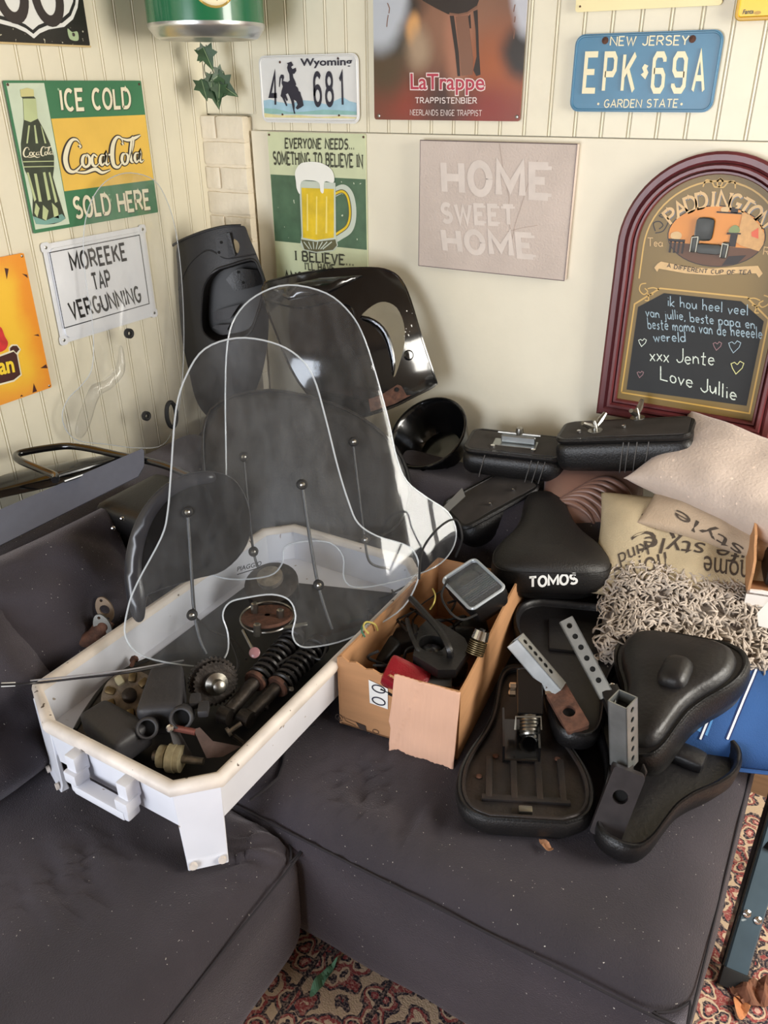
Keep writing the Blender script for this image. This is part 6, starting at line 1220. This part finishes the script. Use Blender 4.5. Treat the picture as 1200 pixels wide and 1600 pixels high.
shg = M('shag_base', S(122, 112, 104), .95); shs = M('shag_strand', S(182, 170, 158), .75, var=.22, vs=30)
t, vf, fr = cush('shaggy_cushion', 'grey beige shaggy cushion with long ribbon pile', (1.60, -.40, .560), (.95, .30, -.02), (-.03, -.42, .9), .48, .27, .13, shg, 5, .004)
bvh = BVHTree.FromPolygons([V(v) for v in vf[0]], [list(g) for g in vf[1]]); random.seed(21); SV, SF = [], []
zax = fr.col[2].xyz; xax = fr.col[0].xyz; yax = fr.col[1].xyz; c0 = fr.translation
k = 0
while k < 2600:
    u, v = random.uniform(-.24, .24), random.uniform(-.135, .135); side = 1 if random.random() < .8 else 0
    if side: loc, nr, *_ = bvh.ray_cast(c0+xax*u+yax*v+zax*.3, -zax)
    else: loc, nr, *_ = bvh.ray_cast(c0+xax*u-yax*.4+zax*random.uniform(-.05, .06), yax)
    if loc is None: k += 1; continue
    if nr.dot(zax-yax*.6) < 0: nr = -nr
    a = random.uniform(0, 2*PI); tg = (xax*math.cos(a)+yax*math.sin(a)); tg = (tg-nr*tg.dot(nr)).normalized(); sd = nr.cross(tg)
    L_ = random.uniform(.016, .032); w_ = random.uniform(.0016, .0027); n0 = len(SV); cv = random.uniform(-.008, .008)
    for q, (s, hh_) in enumerate(((0, -.002), (.35, .009), (.7, .012), (1., .006+random.uniform(-.004, .008)))):
        p = loc+tg*(L_*s)+nr*(hh_+.002)+sd*(cv*s*s*2)
        for e in ((1, 0), (0, 1), (-1, 0), (0, -1)): SV.append(p+sd*w_*e[0]+nr*w_*.8*e[1])
    for q in range(3):
        for e in range(4): SF.append((n0+q*4+e, n0+q*4+(e+1) % 4, n0+q*4+4+(e+1) % 4, n0+q*4+4+e))
    SF.append((n0+12, n0+13, n0+14, n0+15)); k += 1
obj('pile', (SV, SF), shs, t, kind='stuff', sharp=1.6)
lin = M('printed_linen', S(188, 172, 142), .9, var=.10, vs=10, bump=.4, bs=380); inkp = M('linen_ink', S(74, 64, 56), .9, var=.2, vs=60)
t, vf, fr = cush('printed_pillow', 'linen pillow printed with dark words upside down above the shaggy cushion', (1.52, -.305, .648), (.95, .20, .0), (-.10, -.50, .85), .42, .27, .10, lin, 7, .012)
def upw(s_, bl, br, tl, bold=.0, sh=0.): stick('print', fontmesh(s_, bold, sh), bl, br, tl, vf, inkp, t, .0010, False)
upw('home', (1040, 862), (958, 888), (1046, 898)); upw('home', (1170, 880), (1100, 868), (1168, 915)); upw('life style', (1180, 850), (1010, 830), (1172, 882)); upw('TLC', (1080, 800), (985, 838), (1092, 826)); upw('kind', (1010, 845), (965, 866), (1015, 866)); upw('sy be', (1050, 780), (1000, 800), (1056, 796))
t, vf, fr = cush('folded_pillow', 'folded beige printed pillow squeezed beneath the suede pillow', (1.60, -.225, .735), (.95, .0, -.08), (-.05, -.40, .92), .40, .23, .07, M('beige_linen', S(180, 160, 138), .9, var=.10, vs=9, bump=.4, bs=300), 11, .010)
def upw(s_, bl, br, tl): stick('print', fontmesh(s_, .0), bl, br, tl, vf, inkp, t, .0010, False)
upw('style', (1165, 850), (1060, 790), (1155, 872))
t, vf, fr = cush('suede_pillow', 'dusty beige suede pillow on top of the pile', (1.60, -.195, .792), (.9, -.25, -.1), (-.05, -.35, .92), .46, .27, .11, M('beige_suede', S(196, 180, 168), .9, var=.08, vs=14, bump=.4, bs=160, sheen=.3, speck=S(225, 205, 190), ss=80, sthr=.74), 13, .010, .10)
t, vf, fr = cush('satin_cushion', 'round brown satin cushion between the seats and printed pillow', Yp(925, 787, -.185), (.95, .28, .05), (-.15, -.65, .75), .235, .20, .13, M('brown_satin', S(124, 92, 80), .38, var=.12, vs=5, sheen=.3), 17, .004, .0, 2.2)
for k in range(7):
    q = [Zp(925+30-k*10+dx, 785-20+k*6+dy, .66) for dx, dy in ((-46, -6), (-22, -15), (0, -14), (24, 2), (36, 24))]
    bv = BVHTree.FromPolygons([V(v) for v in vf[0]], [list(g) for g in vf[1]]); P_ = []
    for p in spline(q, 5):
        loc, nr, *_ = bv.ray_cast(EYE, (p-EYE).normalized())
        if loc: P_.append(loc)
    if len(P_) > 5: obj('gathered_fold', tube(P_, [.002+.006*math.sin(PI*i/(len(P_)-1)) for i in range(len(P_))], 8), MT['brown_satin'], t, sharp=3)
# ================================================================== small box at the right edge
c = Zp(1167, 925, .655); ex = V((.97, .22, 0)).normalized(); ey = V((-.22, .97, 0)).normalized(); pk = M('pink_kraft', S(206, 176, 165), .85); 
t = root('torn_box', 'torn cardboard box at the right edge on the shaggy cushion', 'cardboard box', c)
def w2(nm, a, b, prof, mt): d_ = (b-a); L_ = d_.length; d_ = d_.normalized(); n_ = V((d_.y, -d_.x, 0)); obj(nm, sheet([(0, 0), (L_, 0)]+[(u*L_, v) for u, v in prof], lambda u, v, h: a+d_*u+UP*v+n_*h, .005), mt, t, smooth=False)
w2('front_wall', c-UP*.035, c+ex*.26-UP*.035, [(1, .04), (.6, .045), (.4, .036), (.1, .042), (0, .04)], M('white_board', S(226, 222, 218), .8)); w2('left_wall', c+ey*.2, c, [(1, .045), (.96, .07), (.8, .085), (.72, .10), (.5, .112), (.3, .105), (0, .12)], kr); w2('back_wall', c+ex*.26+ey*.2, c+ey*.2, [(1, .12), (0, .12)], pk)
obj('bottom', sheet([(0, 0), (.26, 0), (.26, .2), (0, .2)], lambda u, v, h: c+ex*u+ey*v+UP*h, .004), krd, t, smooth=False)
tag(obj('black_case', orb(c+ex*.13+ey*.09+UP*.035, ex, UP, (.2, .14, .06), .01, (5, 5, 4)), sbl), 'black case lying in the torn box at right edge', 'case')
slab('paper_scrap', 'white paper scrap hanging below the torn box', 'paper', ((1183, 958), (1200, 940), (1215, 985), (1185, 978)), Zp(1190, 960, .64), V((-.1, -.7, .7)).normalized(), .0015, white)
# ================================================================== folding chair at the right edge, leaves
chm = M('blue_grey_metal', S(84, 104, 118), .45, .3, var=.12, vs=12, speck=S(190, 205, 212), ss=40, sthr=.76)
t = root('folding_chair', 'blue grey metal folding chair leg beside the sofa\'s right end', 'chair', (1.79, -.79, .012))
a = V((1.797, -.785, .014)); b = V((1.815, -.40, .47)); y = (b-a).normalized(); fr = ortho(a, y, V((.25, -.8, .45)))
obj('leg', xf(bev(box((0.02, -.022, -.006), ((b-a).length, .022, .006)), .003, 1), fr), chm, t, smooth=False); obj('foot', xf(bev(box((-.006, -.025, -.009), (.03, .025, .009)), .004, 2), fr), rbl, t)
for k in (-.011, .011): obj('rivet', xf(lathe([(.0075, 0), (.0075, .002), (.004, .0035), (.003, .002), (.0, .002)], (.135+k*.2, k, .006), (0, 0, 1), 16, caps=False), fr), chrome, t)
obj('edge_bar', xf(bev(box((.03, .024, -.012), ((b-a).length, .031, .012)), .002, 1), fr), gbl, t, smooth=False); obj('cross_strut', tube([V((1.80, -.62, .22)), V((1.83, -.30, .40))], .010, 8), sbl, t)
obj('rear_leg', xf(bev(box((.02, -.018, -.006), (.5, .018, .006)), .003, 1), ortho((1.86, -.48, .014), (.0, -.12, .95), (.3, -.8, .3))), chm, t, smooth=False)
def leaf(label, pts, z, mt, bendk=.02):
    P_ = [Zp(x, y, z) for x, y in pts]; c = sum(P_, V())/len(P_); tag(obj('leaf', sheet(sm2([(p.x-c.x, p.y-c.y) for p in P_], 3), lambda u, v, h: V((c.x+u, c.y+v, z+.004+h+bendk*abs(NZ.noise(V((u*30, v*30, z*9)))))), .0008, .006), mt, smooth=False), label, 'leaf', 'fallen leaves')
brl = M('dry_leaf', S(128, 84, 62), .8, var=.2, vs=60)
leaf('long green leaf on the rug between the sofa modules', ((484, 1556), (495, 1532), (526, 1503), (523, 1515), (508, 1538), (490, 1560)), .012, M('green_leaf', S(112, 160, 128), .6))
leaf('small curled brown leaf on the sofa seat before the saddles', ((842, 1314), (852, 1318), (864, 1332), (856, 1336), (846, 1325)), .410, M('tan_leaf', S(165, 120, 88), .8), .03)
leaf('large crumpled brown leaf on the rug by the chair leg', ((1138, 1545), (1160, 1535), (1200, 1538), (1215, 1560), (1190, 1578), (1160, 1572)), .012, brl, .05)
leaf('orange leaf on the rug at the bottom right', ((1145, 1562), (1165, 1562), (1172, 1575), (1158, 1598), (1148, 1585)), .012, M('orange_leaf', S(196, 128, 82), .7), .02)
